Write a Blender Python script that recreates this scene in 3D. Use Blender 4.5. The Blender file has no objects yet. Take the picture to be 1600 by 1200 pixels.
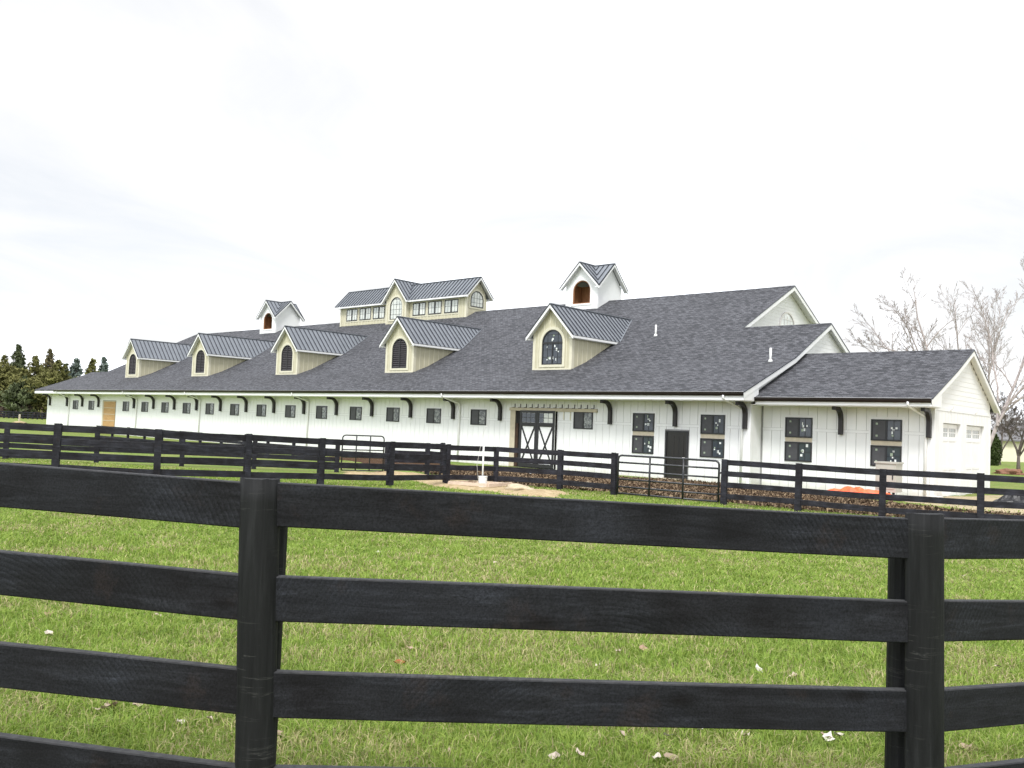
import bpy, bmesh, math, random
import numpy as np
from mathutils import Vector, Matrix, noise as mnoise

random.seed(7)
rng = np.random.default_rng(7)
scene = bpy.context.scene
COL = scene.collection
R_ = math.radians

# ------------------------------------------------------------------ camera
CP = Vector((87.5655, -35.1158, 2.13))
CF = Vector((-0.6724593, 0.73860335, 0.04757711))
CR = Vector((0.74012696, 0.67134445, 0.03884219))
CU = Vector((0.00325166, -0.0613329, 0.99811207))
cam_d = bpy.data.cameras.new('camera')
cam = bpy.data.objects.new('camera', cam_d)
COL.objects.link(cam)
m = Matrix.Identity(4)
for i in range(3):
    m[i][0] = CR[i]; m[i][1] = CU[i]; m[i][2] = -CF[i]; m[i][3] = CP[i]
cam.matrix_world = m
cam_d.sensor_width = 36.0
cam_d.lens = 36.0 * 1379.09 / 1600.0
cam_d.clip_start = 0.05
cam_d.clip_end = 6000
scene.camera = cam

# ------------------------------------------------------------------ world, sun, exposure
SUN_AZ = R_(150)      # clockwise from +Y, towards the sun
SUN_EL = R_(54)
CLOUD_SHIFT = (3.42, 1.52, 0.0)
world = bpy.data.worlds.new('World')
scene.world = world
world.use_nodes = True
wn, wl = world.node_tree.nodes, world.node_tree.links
wn.clear()
sky = wn.new('ShaderNodeTexSky')
sky.sky_type = 'NISHITA'
sky.sun_disc = False
sky.sun_elevation = SUN_EL
sky.sun_rotation = SUN_AZ
bg_sky = wn.new('ShaderNodeBackground'); bg_sky.inputs['Strength'].default_value = 0.13
wl.new(sky.outputs[0], bg_sky.inputs['Color'])
# high thin overcast: cloud sheet on a plane overhead, so it flattens into streaks at the horizon
tc = wn.new('ShaderNodeTexCoord')
sep = wn.new('ShaderNodeSeparateXYZ'); wl.new(tc.outputs['Generated'], sep.inputs[0])
zz = wn.new('ShaderNodeMath'); zz.operation = 'MAXIMUM'; zz.inputs[1].default_value = 0.0; wl.new(sep.outputs[2], zz.inputs[0])
za = wn.new('ShaderNodeMath'); za.operation = 'ADD'; za.inputs[1].default_value = 0.16; wl.new(zz.outputs[0], za.inputs[0])
dx = wn.new('ShaderNodeMath'); dx.operation = 'DIVIDE'; wl.new(sep.outputs[0], dx.inputs[0]); wl.new(za.outputs[0], dx.inputs[1])
dy = wn.new('ShaderNodeMath'); dy.operation = 'DIVIDE'; wl.new(sep.outputs[1], dy.inputs[0]); wl.new(za.outputs[0], dy.inputs[1])
cmb = wn.new('ShaderNodeCombineXYZ'); wl.new(dx.outputs[0], cmb.inputs[0]); wl.new(dy.outputs[0], cmb.inputs[1])
mp = wn.new('ShaderNodeMapping')
mp.inputs['Rotation'].default_value = (0.0, 0.0, R_(30))
mp.inputs['Scale'].default_value = (1.0, 0.55, 1.0)
mp.inputs['Location'].default_value = CLOUD_SHIFT
wl.new(cmb.outputs[0], mp.inputs['Vector'])


def cloud_noise(scale, detail, rough, dist):
    n = wn.new('ShaderNodeTexNoise')
    n.inputs['Scale'].default_value = scale; n.inputs['Detail'].default_value = detail
    n.inputs['Roughness'].default_value = rough; n.inputs['Distortion'].default_value = dist
    wl.new(mp.outputs[0], n.inputs['Vector']); return n.outputs[0]


def cloud_ramp(fac, a, ca, b, cb):
    r = wn.new('ShaderNodeValToRGB'); e = r.color_ramp.elements
    e[0].position = a; e[0].color = (*ca, 1); e[1].position = b; e[1].color = (*cb, 1)
    wl.new(fac, r.inputs[0]); return r.outputs[0]


broad = cloud_noise(0.42, 2.0, 0.5, 0.3)
wisp = cloud_noise(1.5, 8.0, 0.58, 0.9)
mixn = wn.new('ShaderNodeMath'); mixn.operation = 'MULTIPLY_ADD'; mixn.inputs[1].default_value = 0.70
wl.new(wisp, mixn.inputs[0]); wl.new(broad, mixn.inputs[2])            # broad + 0.7 * wisp, about 0.85 on average
bg_cloud = wn.new('ShaderNodeBackground')
cr_ = wn.new('ShaderNodeValToRGB'); e_ = cr_.color_ramp.elements
e_.new(0.5)
for el, (ps, cc) in zip(e_, ((0.58, (0.380, 0.383, 0.388)), (0.84, (0.468, 0.468, 0.470)), (1.0, (0.66, 0.675, 0.69)))):
    el.position = ps; el.color = (*cc, 1)
wl.new(mixn.outputs[0], cr_.inputs[0])
thick = wn.new('ShaderNodeMapRange'); thick.inputs['From Min'].default_value = 0.80; thick.inputs['From Max'].default_value = 0.98
thick.inputs['To Min'].default_value = 0.0; thick.inputs['To Max'].default_value = 1.0
wl.new(mixn.outputs[0], thick.inputs['Value'])
brt = wn.new('ShaderNodeMix'); brt.data_type = 'RGBA'
wl.new(thick.outputs[0], brt.inputs[0]); wl.new(cr_.outputs[0], brt.inputs[6]); brt.inputs[7].default_value = (1.20, 1.26, 1.36, 1)
wl.new(brt.outputs[2], bg_cloud.inputs['Color'])
bg_cloud.inputs['Strength'].default_value = 1.0
mixw = wn.new('ShaderNodeMixShader')
wl.new(cloud_ramp(mixn.outputs[0], 0.60, (0.90, 0.90, 0.90), 0.84, (1, 1, 1)), mixw.inputs[0])
wl.new(bg_sky.outputs[0], mixw.inputs[1])
wl.new(bg_cloud.outputs[0], mixw.inputs[2])
wo = wn.new('ShaderNodeOutputWorld')
wl.new(mixw.outputs[0], wo.inputs['Surface'])

sun_d = bpy.data.lights.new('sun', 'SUN')
sun_d.energy = 1.5
sun_d.angle = R_(14)
sun_d.color = (1.0, 0.985, 0.965)
sun = bpy.data.objects.new('sun', sun_d)
COL.objects.link(sun)
sd = Vector((math.sin(SUN_AZ) * math.cos(SUN_EL), math.cos(SUN_AZ) * math.cos(SUN_EL), math.sin(SUN_EL)))
sun.rotation_euler = sd.to_track_quat('Z', 'Y').to_euler()
sun.location = (60, -40, 60)

scene.view_settings.view_transform = 'Standard'
scene.view_settings.look = 'None'
scene.view_settings.gamma = 1
scene.view_settings.exposure = 1.2
scene.view_settings.use_curve_mapping = False


# ------------------------------------------------------------------ materials
class NT:
    def __init__(s, name):
        s.m = bpy.data.materials.new(name); s.m.use_nodes = True
        s.n = s.m.node_tree.nodes; s.l = s.m.node_tree.links
        s.b = s.n['Principled BSDF']
        s.out = s.n['Material Output']

    def new(s, t, **kw):
        n = s.n.new(t)
        for k, v in kw.items():
            if k in n.inputs: n.inputs[k].default_value = v
            else: setattr(n, k, v)
        return n

    def link(s, a, b): s.l.new(a, b)

    def coords(s, scale=(1, 1, 1), rot=(0, 0, 0), kind='Object'):
        t = s.new('ShaderNodeTexCoord'); mpp = s.new('ShaderNodeMapping')
        mpp.inputs['Scale'].default_value = scale; mpp.inputs['Rotation'].default_value = rot
        s.link(t.outputs[kind], mpp.inputs[0]); return mpp.outputs[0]

    def noise(s, vec, scale, detail=4, rough=0.55, dist=0.0):
        n = s.new('ShaderNodeTexNoise'); n.inputs['Scale'].default_value = scale
        n.inputs['Detail'].default_value = detail; n.inputs['Roughness'].default_value = rough
        n.inputs['Distortion'].default_value = dist
        s.link(vec, n.inputs['Vector']); return n.outputs[0]

    def ramp(s, fac, stops):
        r = s.new('ShaderNodeValToRGB'); e = r.color_ramp.elements
        while len(e) < len(stops): e.new(0.5)
        for el, (p, c) in zip(e, stops):
            el.position = p; el.color = (*c, 1) if len(c) == 3 else c
        s.link(fac, r.inputs[0]); return r.outputs[0]

    def mix(s, fac, a, b, mode='MIX'):
        x = s.new('ShaderNodeMix', data_type='RGBA', blend_type=mode)
        for sock, v in ((x.inputs[0], fac), (x.inputs[6], a), (x.inputs[7], b)):
            if hasattr(v, 'is_output'): s.link(v, sock)
            elif isinstance(v, (int, float)): sock.default_value = v
            else: sock.default_value = (*v, 1)
        return x.outputs[2]

    def bump(s, h, strength=0.3, dist=0.01):
        b = s.new('ShaderNodeBump'); b.inputs['Strength'].default_value = strength
        b.inputs['Distance'].default_value = dist
        s.link(h, b.inputs['Height']); s.link(b.outputs[0], s.b.inputs['Normal'])

    def color(s, c):
        if hasattr(c, 'is_output'): s.link(c, s.b.inputs['Base Color'])
        else: s.b.inputs['Base Color'].default_value = (*c, 1)

    def set(s, rough=0.6, metal=0.0, spec=0.5):
        s.b.inputs['Roughness'].default_value = rough
        s.b.inputs['Metallic'].default_value = metal
        s.b.inputs['Specular IOR Level'].default_value = spec
        return s


def simple(name, c, var=0.12, scale=3.0, rough=0.6, metal=0.0, spec=0.4, obj_random=0.0, bump=0.0):
    t = NT(name); v = t.coords()
    n = t.noise(v, scale, 5)
    lo = tuple(x * (1 - var) for x in c); hi = tuple(min(1, x * (1 + var)) for x in c)
    col = t.ramp(n, [(0.3, lo), (0.7, hi)])
    if obj_random:
        oi = t.new('ShaderNodeObjectInfo')
        g = t.ramp(oi.outputs['Random'], [(0, (1 - obj_random,) * 3), (1, (1.0,) * 3)])
        col = t.mix(1.0, col, g, 'MULTIPLY')
    t.color(col); t.set(rough, metal, spec)
    if bump: t.bump(t.noise(v, scale * 12, 4), bump, 0.01)
    return t.m


M = {}
M['white_eave'] = simple('white_paint_plain', (0.75, 0.75, 0.745), 0.035, 1.3, 0.55, obj_random=0.035)
t = NT('white_siding_paint'); v = t.coords()
c = t.ramp(t.noise(v, 1.1, 5), [(0.3, (0.775, 0.777, 0.775)), (0.7, (0.815, 0.817, 0.815))])
oi = t.new('ShaderNodeObjectInfo')
c = t.mix(1.0, c, t.ramp(oi.outputs['Random'], [(0, (0.95,) * 3), (1, (1.0,) * 3)]), 'MULTIPLY')
sx = t.new('ShaderNodeSeparateXYZ'); t.link(v, sx.inputs[0])          # rain splash from the bare soil along the foot of the wall
nz = t.new('ShaderNodeMath', operation='MULTIPLY_ADD'); nz.inputs[1].default_value = 0.7; t.link(t.noise(v, 2.3, 6, 0.65), nz.inputs[0]); nz.inputs[2].default_value = -0.08
df = t.new('ShaderNodeMath', operation='SUBTRACT'); t.link(nz.outputs[0], df.inputs[0]); t.link(sx.outputs[2], df.inputs[1])
c = t.mix(t.ramp(df.outputs[0], [(0.0, (0, 0, 0)), (0.35, (0.5, 0.5, 0.5))]), c, (0.42, 0.37, 0.29))
t.color(c); t.set(0.55, 0, 0.4); M['white'] = t.m
M['white_plain'] = simple('white_trim', (0.79, 0.792, 0.792), 0.03, 2.0, 0.5)
M['core'] = simple('wall_sheathing', (0.30, 0.30, 0.295), 0.05, 2.0, 0.7)
M['cream'] = simple('cream_siding', (0.51, 0.478, 0.345), 0.06, 2.0, 0.6)
M['cream_trim'] = simple('cream_trim', (0.62, 0.588, 0.46), 0.04, 2.0, 0.55)
M['bronze'] = simple('dark_bronze_gutter', (0.018, 0.013, 0.012), 0.2, 3.0, 0.4)
M['bracket'] = simple('black_stained_timber', (0.022, 0.019, 0.02), 0.3, 6.0, 0.5, bump=0.2)
M['frame_black'] = simple('black_window_frame', (0.018, 0.018, 0.02), 0.15, 4.0, 0.4)
M['beige'] = simple('raw_beige_board', (0.50, 0.44, 0.33), 0.1, 5.0, 0.7)
M['old_brown'] = simple('dark_brown_timber', (0.05, 0.026, 0.014), 0.3, 4.0, 0.8)
M['slat'] = simple('louvre_slat_paint', (0.05, 0.045, 0.05), 0.2, 4.0, 0.5)
M['garage_glass'] = simple('garage_lite_glass', (0.30, 0.31, 0.30), 0.1, 3.0, 0.2)
M['dark'] = simple('dark_interior', (0.012, 0.010, 0.009), 0.3, 2.0, 0.8)
M['plastic_white'] = simple('white_plastic', (0.80, 0.80, 0.79), 0.03, 3.0, 0.35)
M['sticker'] = simple('white_sticker', (0.75, 0.78, 0.76), 0.12, 14.0, 0.5)
M['sticker_green'] = simple('green_sticker', (0.30, 0.36, 0.27), 0.2, 14.0, 0.5)
M['sticker_red'] = simple('red_sticker', (0.45, 0.12, 0.09), 0.2, 14.0, 0.5)
M['cabinet'] = simple('beige_metal', (0.43, 0.42, 0.37), 0.05, 2.0, 0.45)
M['orange'] = simple('orange_plastic', (0.80, 0.13, 0.04), 0.2, 6.0, 0.45)
M['black_plastic'] = simple('black_plastic_sheet', (0.014, 0.014, 0.016), 0.4, 4.0, 0.35)
M['tube'] = simple('black_tube_paint', (0.022, 0.022, 0.026), 0.25, 6.0, 0.35, spec=0.5)
M['pink_wood'] = simple('new_lumber', (0.62, 0.50, 0.40), 0.12, 6.0, 0.7)
M['rock'] = simple('tan_rock', (0.46, 0.38, 0.26), 0.3, 8.0, 0.85, bump=0.5)
M['stone_white'] = simple('pale_stone', (0.66, 0.64, 0.62), 0.12, 9.0, 0.8, bump=0.3)
M['bark_pale'] = simple('birch_bark', (0.36, 0.315, 0.30), 0.3, 5.0, 0.8)
M['bark_dark'] = simple('grey_bark', (0.13, 0.105, 0.095), 0.35, 5.0, 0.85)
M['house_wall'] = simple('cream_stucco', (0.72, 0.67, 0.52), 0.05, 1.5, 0.8)
M['house_roof'] = simple('weathered_roof', (0.17, 0.165, 0.17), 0.2, 3.0, 0.85)
M['red_mulch'] = simple('reddish_brush', (0.20, 0.10, 0.06), 0.4, 9.0, 0.9, bump=0.5)

# plywood
t = NT('orange_plywood'); v = t.coords((1, 1, 6))
t.color(t.ramp(t.noise(v, 1.4, 6, 0.6, 1.2), [(0.3, (0.36, 0.205, 0.075)), (0.7, (0.50, 0.31, 0.125))])); t.set(0.7); M['plywood'] = t.m
t = NT('brown_plank_interior'); v = t.coords((5, 5, 0.7))
t.color(t.ramp(t.noise(v, 1.6, 6, 0.6, 0.8), [(0.3, (0.24, 0.10, 0.042)), (0.7, (0.40, 0.19, 0.085))])); t.set(0.7); M['cupola_in'] = t.m

# asphalt shingles : staggered tabs in two tones over slow blotches
t = NT('charcoal_shingles')
v = t.coords((1, 1.1, 0))
bk = t.new('ShaderNodeTexBrick', offset=0.37, offset_frequency=2, squash=1.0)
bk.inputs['Scale'].default_value = 1.0
bk.inputs['Brick Width'].default_value = 0.23
bk.inputs['Row Height'].default_value = 0.128
bk.inputs['Mortar Size'].default_value = 0.012
bk.inputs['Mortar Smooth'].default_value = 0.3
bk.inputs['Color1'].default_value = (0.034, 0.035, 0.040, 1)
bk.inputs['Color2'].default_value = (0.118, 0.119, 0.131, 1)
bk.inputs['Mortar'].default_value = (0.022, 0.022, 0.026, 1)  # shadow lines between shingle courses put into the colour
wob = t.noise(t.coords((1, 1, 1)), 1.7, 3)
va = t.new('ShaderNodeVectorMath', operation='ADD'); t.link(v, va.inputs[0])
sc = t.new('ShaderNodeVectorMath', operation='SCALE'); t.link(wob, sc.inputs[0]); sc.inputs[3].default_value = 0.06
t.link(sc.outputs[0], va.inputs[1]); t.link(va.outputs[0], bk.inputs['Vector'])
v2 = t.coords((4.0, 13.0, 0))
streak = t.ramp(t.noise(v2, 1.0, 5, 0.65), [(0.32, (0.74, 0.74, 0.74)), (0.68, (1.2, 1.2, 1.21))])
blot = t.ramp(t.noise(t.coords((1, 1, 0)), 0.35, 3), [(0.3, (0.88,) * 3), (0.7, (1.1,) * 3)])
gran = t.ramp(t.noise(t.coords(), 90, 2), [(0.3, (0.75,) * 3), (0.7, (1.25,) * 3)])
c = t.mix(1.0, bk.outputs['Color'], streak, 'MULTIPLY'); c = t.mix(1.0, c, blot, 'MULTIPLY'); c = t.mix(1.0, c, gran, 'MULTIPLY')
t.color(c); t.set(0.85, 0, 0.3); t.bump(bk.outputs['Fac'], -0.5, 0.01); M['shingle'] = t.m

# standing seam metal
t = NT('grey_standing_seam_metal'); v = t.coords()
t.color(t.ramp(t.noise(v, 1.2, 4), [(0.3, (0.185, 0.200, 0.222)), (0.7, (0.220, 0.236, 0.260))]))
t.set(0.42, 0.35, 0.5); M['metal'] = t.m
M['seam'] = simple('seam_shade_and_dark_trim', (0.028, 0.031, 0.042), 0.15, 5.0, 0.5, 0.0, 0.35)  # shaded sides of the roof ribs put into the colour; also dark edge trim

# glass
t = NT('window_glass')
t.color((0.050, 0.060, 0.075)); t.set(0.05, 0, 0.5); t.b.inputs['IOR'].default_value = 1.5; M['glass'] = t.m
t = NT('glass_reflection_and_film'); v = t.coords((1, 1, 1))
n = t.noise(v, 7.0, 5, 0.6, 0.6)
t.color(t.ramp(n, [(0.44, (0.085, 0.09, 0.095)), (0.56, (0.20, 0.215, 0.21)), (0.66, (0.36, 0.37, 0.35))]))  # pale blotches: tree reflections and sticker film painted into the pane colour
t.set(0.1, 0, 0.5); t.b.inputs['IOR'].default_value = 1.5; M['reflection_film'] = t.m
t = NT('insect_screen'); t.color(t.ramp(t.noise(t.coords(), 6, 3), [(0.3, (0.05, 0.05, 0.055)), (0.7, (0.066, 0.066, 0.072))])); t.set(0.55, 0, 0.4); M['screen'] = t.m
t = NT('sky_painted_pale_glass'); v = t.coords()
t.color(t.ramp(t.noise(v, 1.6, 4, 0.6), [(0.35, (0.40, 0.43, 0.40)), (0.65, (0.62, 0.63, 0.56))])); t.set(0.06, 0, 0.8); M['pale_glass'] = t.m  # bright sky and lit interior in the panes painted as pale base colour
t = NT('dark_brown_door'); t.color(t.ramp(t.noise(t.coords((6, 6, 0.6)), 2.0, 4), [(0.3, (0.005, 0.0045, 0.0045)), (0.7, (0.012, 0.009, 0.008))])); t.set(0.3, 0, 0.5); M['man_door'] = t.m


# black fence boards: circular-saw kerfs, knots, grain and faded streaks
def fence_mat(name, far=False):
    t = NT(name)
    oi = t.new('ShaderNodeObjectInfo')
    tcn = t.new('ShaderNodeTexCoord')
    off = t.new('ShaderNodeVectorMath', operation='SCALE'); off.inputs[3].default_value = 37.0
    comb = t.new('ShaderNodeCombineXYZ'); t.link(oi.outputs['Random'], comb.inputs[0]); t.link(oi.outputs['Random'], comb.inputs[1]); t.link(oi.outputs['Random'], comb.inputs[2])
    t.link(comb.outputs[0], off.inputs[0])
    add = t.new('ShaderNodeVectorMath', operation='ADD'); t.link(tcn.outputs['Object'], add.inputs[0]); t.link(off.outputs[0], add.inputs[1])
    mpp = t.new('ShaderNodeMapping'); mpp.inputs['Scale'].default_value = (1.3, 1.3, 14); t.link(add.outputs[0], mpp.inputs[0])
    grain = t.noise(mpp.outputs[0], 2.0, 7, 0.62, 0.8)
    blotch = t.noise(add.outputs[0], 2.6, 4, 0.55)
    base = t.ramp(grain, [(0.28, (0.0080, 0.0080, 0.0095)), (0.55, (0.0150, 0.0152, 0.0178)), (0.78, (0.029, 0.030, 0.036))])
    g2 = t.ramp(blotch, [(0.34, (0.60, 0.56, 0.56)), (0.5, (0.95, 0.95, 0.96)), (0.66, (1.32, 1.36, 1.44))])
    c = t.mix(1.0, base, g2, 'MULTIPLY')
    if far: c = t.mix(1.0, c, (1.62, 1.56, 1.62), 'MULTIPLY')     # faded to charcoal
    br = t.ramp(t.noise(add.outputs[0], 5.0, 5, 0.6), [(0.60, (0, 0, 0)), (0.72, (1, 1, 1))])
    c = t.mix(br, c, t.mix(0.5, c, (0.026, 0.018, 0.016)))
    if not far:
        fine = t.new('ShaderNodeMapping'); fine.inputs['Scale'].default_value = (9, 9, 60); t.link(add.outputs[0], fine.inputs[0])
        sp = t.ramp(t.noise(fine.outputs[0], 6.0, 3, 0.7), [(0.72, (0, 0, 0)), (0.80, (1, 1, 1))])
        sep = t.ramp(t.noise(add.outputs[0], 1.8, 2), [(0.52, (0, 0, 0)), (0.66, (0.5, 0.5, 0.5))])
        spm = t.mix(1.0, sp, sep, 'MULTIPLY')
        c = t.mix(spm, c, (0.12, 0.105, 0.085))
    # pores and dust specks
    pores = t.ramp(t.noise(add.outputs[0], 140.0, 3, 0.75), [(0.30, (0.45, 0.45, 0.45)), (0.70, (1.6, 1.6, 1.62))])
    c = t.mix(1.0, c, pores, 'MULTIPLY')
    # top edge: worn dust, plus sky light on up-facing faces put into the colour
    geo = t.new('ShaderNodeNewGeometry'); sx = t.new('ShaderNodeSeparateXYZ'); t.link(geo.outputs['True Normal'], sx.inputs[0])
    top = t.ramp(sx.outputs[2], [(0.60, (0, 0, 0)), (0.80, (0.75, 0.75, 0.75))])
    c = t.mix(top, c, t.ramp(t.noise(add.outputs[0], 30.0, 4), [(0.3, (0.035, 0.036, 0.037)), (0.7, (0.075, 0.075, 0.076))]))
    t.set(0.75, 0, 0.16)
    # saw kerfs: arcs of a big blade crossing the board
    mp2 = t.new('ShaderNodeMapping'); mp2.inputs['Location'].default_value = (0, 0, 0.55); t.link(tcn.outputs['Object'], mp2.inputs[0])
    wv = t.new('ShaderNodeTexWave', wave_type='RINGS', rings_direction='SPHERICAL', wave_profile='SAW')
    wv.inputs['Scale'].default_value = 17.0; wv.inputs['Distortion'].default_value = 1.6; wv.inputs['Detail'].default_value = 2
    wv.inputs['Detail Scale'].default_value = 3.0
    t.link(mp2.outputs[0], wv.inputs['Vector'])
    kmask = t.ramp(t.noise(add.outputs[0], 1.3, 2), [(0.48, (0, 0, 0)), (0.66, (1, 1, 1))])
    kerf = t.mix(1.0, wv.outputs[0], kmask, 'MULTIPLY')
    if not far:      # light and shade of the kerf relief put into the colour
        c = t.mix(t.mix(1.0, kmask, (0.5, 0.5, 0.5), 'MULTIPLY'), c, t.mix(1.0, c, t.ramp(wv.outputs[0], [(0.15, (0.55, 0.55, 0.55)), (0.85, (1.55, 1.55, 1.58))]), 'MULTIPLY'))
        vo = t.new('ShaderNodeTexVoronoi'); vo.inputs['Scale'].default_value = 1.0
        mk = t.new('ShaderNodeMapping'); mk.inputs['Scale'].default_value = (2.3, 2.3, 5.5); t.link(add.outputs[0], mk.inputs[0]); t.link(mk.outputs[0], vo.inputs['Vector'])
        knot = t.ramp(vo.outputs['Distance'], [(0.05, (0.9, 0.9, 0.9)), (0.17, (0, 0, 0))])
        c = t.mix(knot, c, t.mix(1.0, c, (0.42, 0.36, 0.34), 'MULTIPLY'))
    t.color(c)
    h = t.mix(0.5, grain, kerf)
    t.bump(h, 0.7 if not far else 0.2, 0.008)
    return t.m


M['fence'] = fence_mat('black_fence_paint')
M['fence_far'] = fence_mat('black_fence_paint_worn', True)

# grass blades
t = NT('grass_blade')
at = t.new('ShaderNodeAttribute', attribute_name='Col')
t.color(at.outputs[0]); t.set(0.6, 0, 0.25)
tr = t.new('ShaderNodeBsdfTranslucent'); t.link(at.outputs[0], tr.inputs[0])
ms = t.new('ShaderNodeMixShader'); ms.inputs[0].default_value = 0.35
t.link(t.b.outputs[0], ms.inputs[1]); t.link(tr.outputs[0], ms.inputs[2]); t.link(ms.outputs[0], t.out.inputs[0]); M['blade'] = t.m

# ground
t = NT('lawn_ground'); v = t.coords()
n1 = t.noise(v, 0.55, 5, 0.6); n2 = t.noise(v, 9.0, 5, 0.7); n3 = t.noise(v, 60.0, 3, 0.7)
g = t.ramp(n2, [(0.3, (0.095, 0.165, 0.028)), (0.5, (0.15, 0.225, 0.045)), (0.72, (0.26, 0.28, 0.09))])
straw = t.ramp(n1, [(0.42, (0, 0, 0)), (0.62, (0.55, 0.55, 0.55))])
g = t.mix(straw, g, t.ramp(n2, [(0.3, (0.19, 0.195, 0.06)), (0.7, (0.34, 0.30, 0.13))]))
g = t.mix(1.0, g, t.ramp(n3, [(0.3, (0.6,) * 3), (0.7, (1.25,) * 3)]), 'MULTIPLY')
t.color(g); t.set(0.9, 0, 0.1); t.bump(n3, 0.6, 0.03); M['ground'] = t.m

t = NT('tan_sand'); v = t.coords()
n2 = t.noise(v, 5.0, 6, 0.65); n3 = t.noise(v, 55.0, 3, 0.7)
c = t.ramp(n2, [(0.3, (0.30, 0.22, 0.12)), (0.6, (0.46, 0.36, 0.22)), (0.8, (0.52, 0.43, 0.28))])
c = t.mix(1.0, c, t.ramp(n3, [(0.3, (0.75,) * 3), (0.7, (1.15,) * 3)]), 'MULTIPLY')
t.color(c); t.set(0.95, 0, 0.1); t.bump(n2, 0.6, 0.05); M['sand'] = t.m
t = NT('bare_drive_soil'); v = t.coords()
n2 = t.noise(v, 1.2, 6, 0.65); n3 = t.noise(v, 30.0, 3, 0.7)
c = t.ramp(n2, [(0.35, (0.34, 0.28, 0.18)), (0.56, (0.44, 0.36, 0.24)), (0.66, (0.17, 0.20, 0.06))])
c = t.mix(1.0, c, t.ramp(n3, [(0.3, (0.8,) * 3), (0.7, (1.15,) * 3)]), 'MULTIPLY')
t.color(c); t.set(0.95, 0, 0.1); M['drive'] = t.m
t = NT('bark_mulch'); v = t.coords()
n2 = t.noise(v, 14.0, 5, 0.7); n3 = t.noise(v, 50.0, 2, 0.7)
c = t.ramp(n2, [(0.3, (0.035, 0.018, 0.010)), (0.55, (0.085, 0.047, 0.026)), (0.75, (0.20, 0.13, 0.07))])
c = t.mix(1.0, c, t.ramp(n3, [(0.3, (0.5,) * 3), (0.7, (1.4,) * 3)]), 'MULTIPLY')
t.color(c); t.set(0.95, 0, 0.1); t.bump(n2, 1.0, 0.05); M['mulch'] = t.m
t = NT('mulch_chip')
at = t.new('ShaderNodeAttribute', attribute_name='Col'); t.color(at.outputs[0]); t.set(0.9, 0, 0.15); M['chip'] = t.m
t = NT('conifer_needles')
at = t.new('ShaderNodeAttribute', attribute_name='Col'); t.color(at.outputs[0]); t.set(0.8, 0, 0.15); M['needles'] = t.m
t = NT('dead_leaf'); oi = t.new('ShaderNodeObjectInfo')
t.color(t.ramp(oi.outputs['Random'], [(0, (0.34, 0.25, 0.18)), (0.4, (0.52, 0.45, 0.38)), (0.75, (0.62, 0.58, 0.53)), (1, (0.30, 0.19, 0.12))])); t.set(0.75); M['leaf'] = t.m
M['leaf_russet'] = simple('russet_leaf', (0.30, 0.085, 0.03), 0.3, 12, 0.75)


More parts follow.
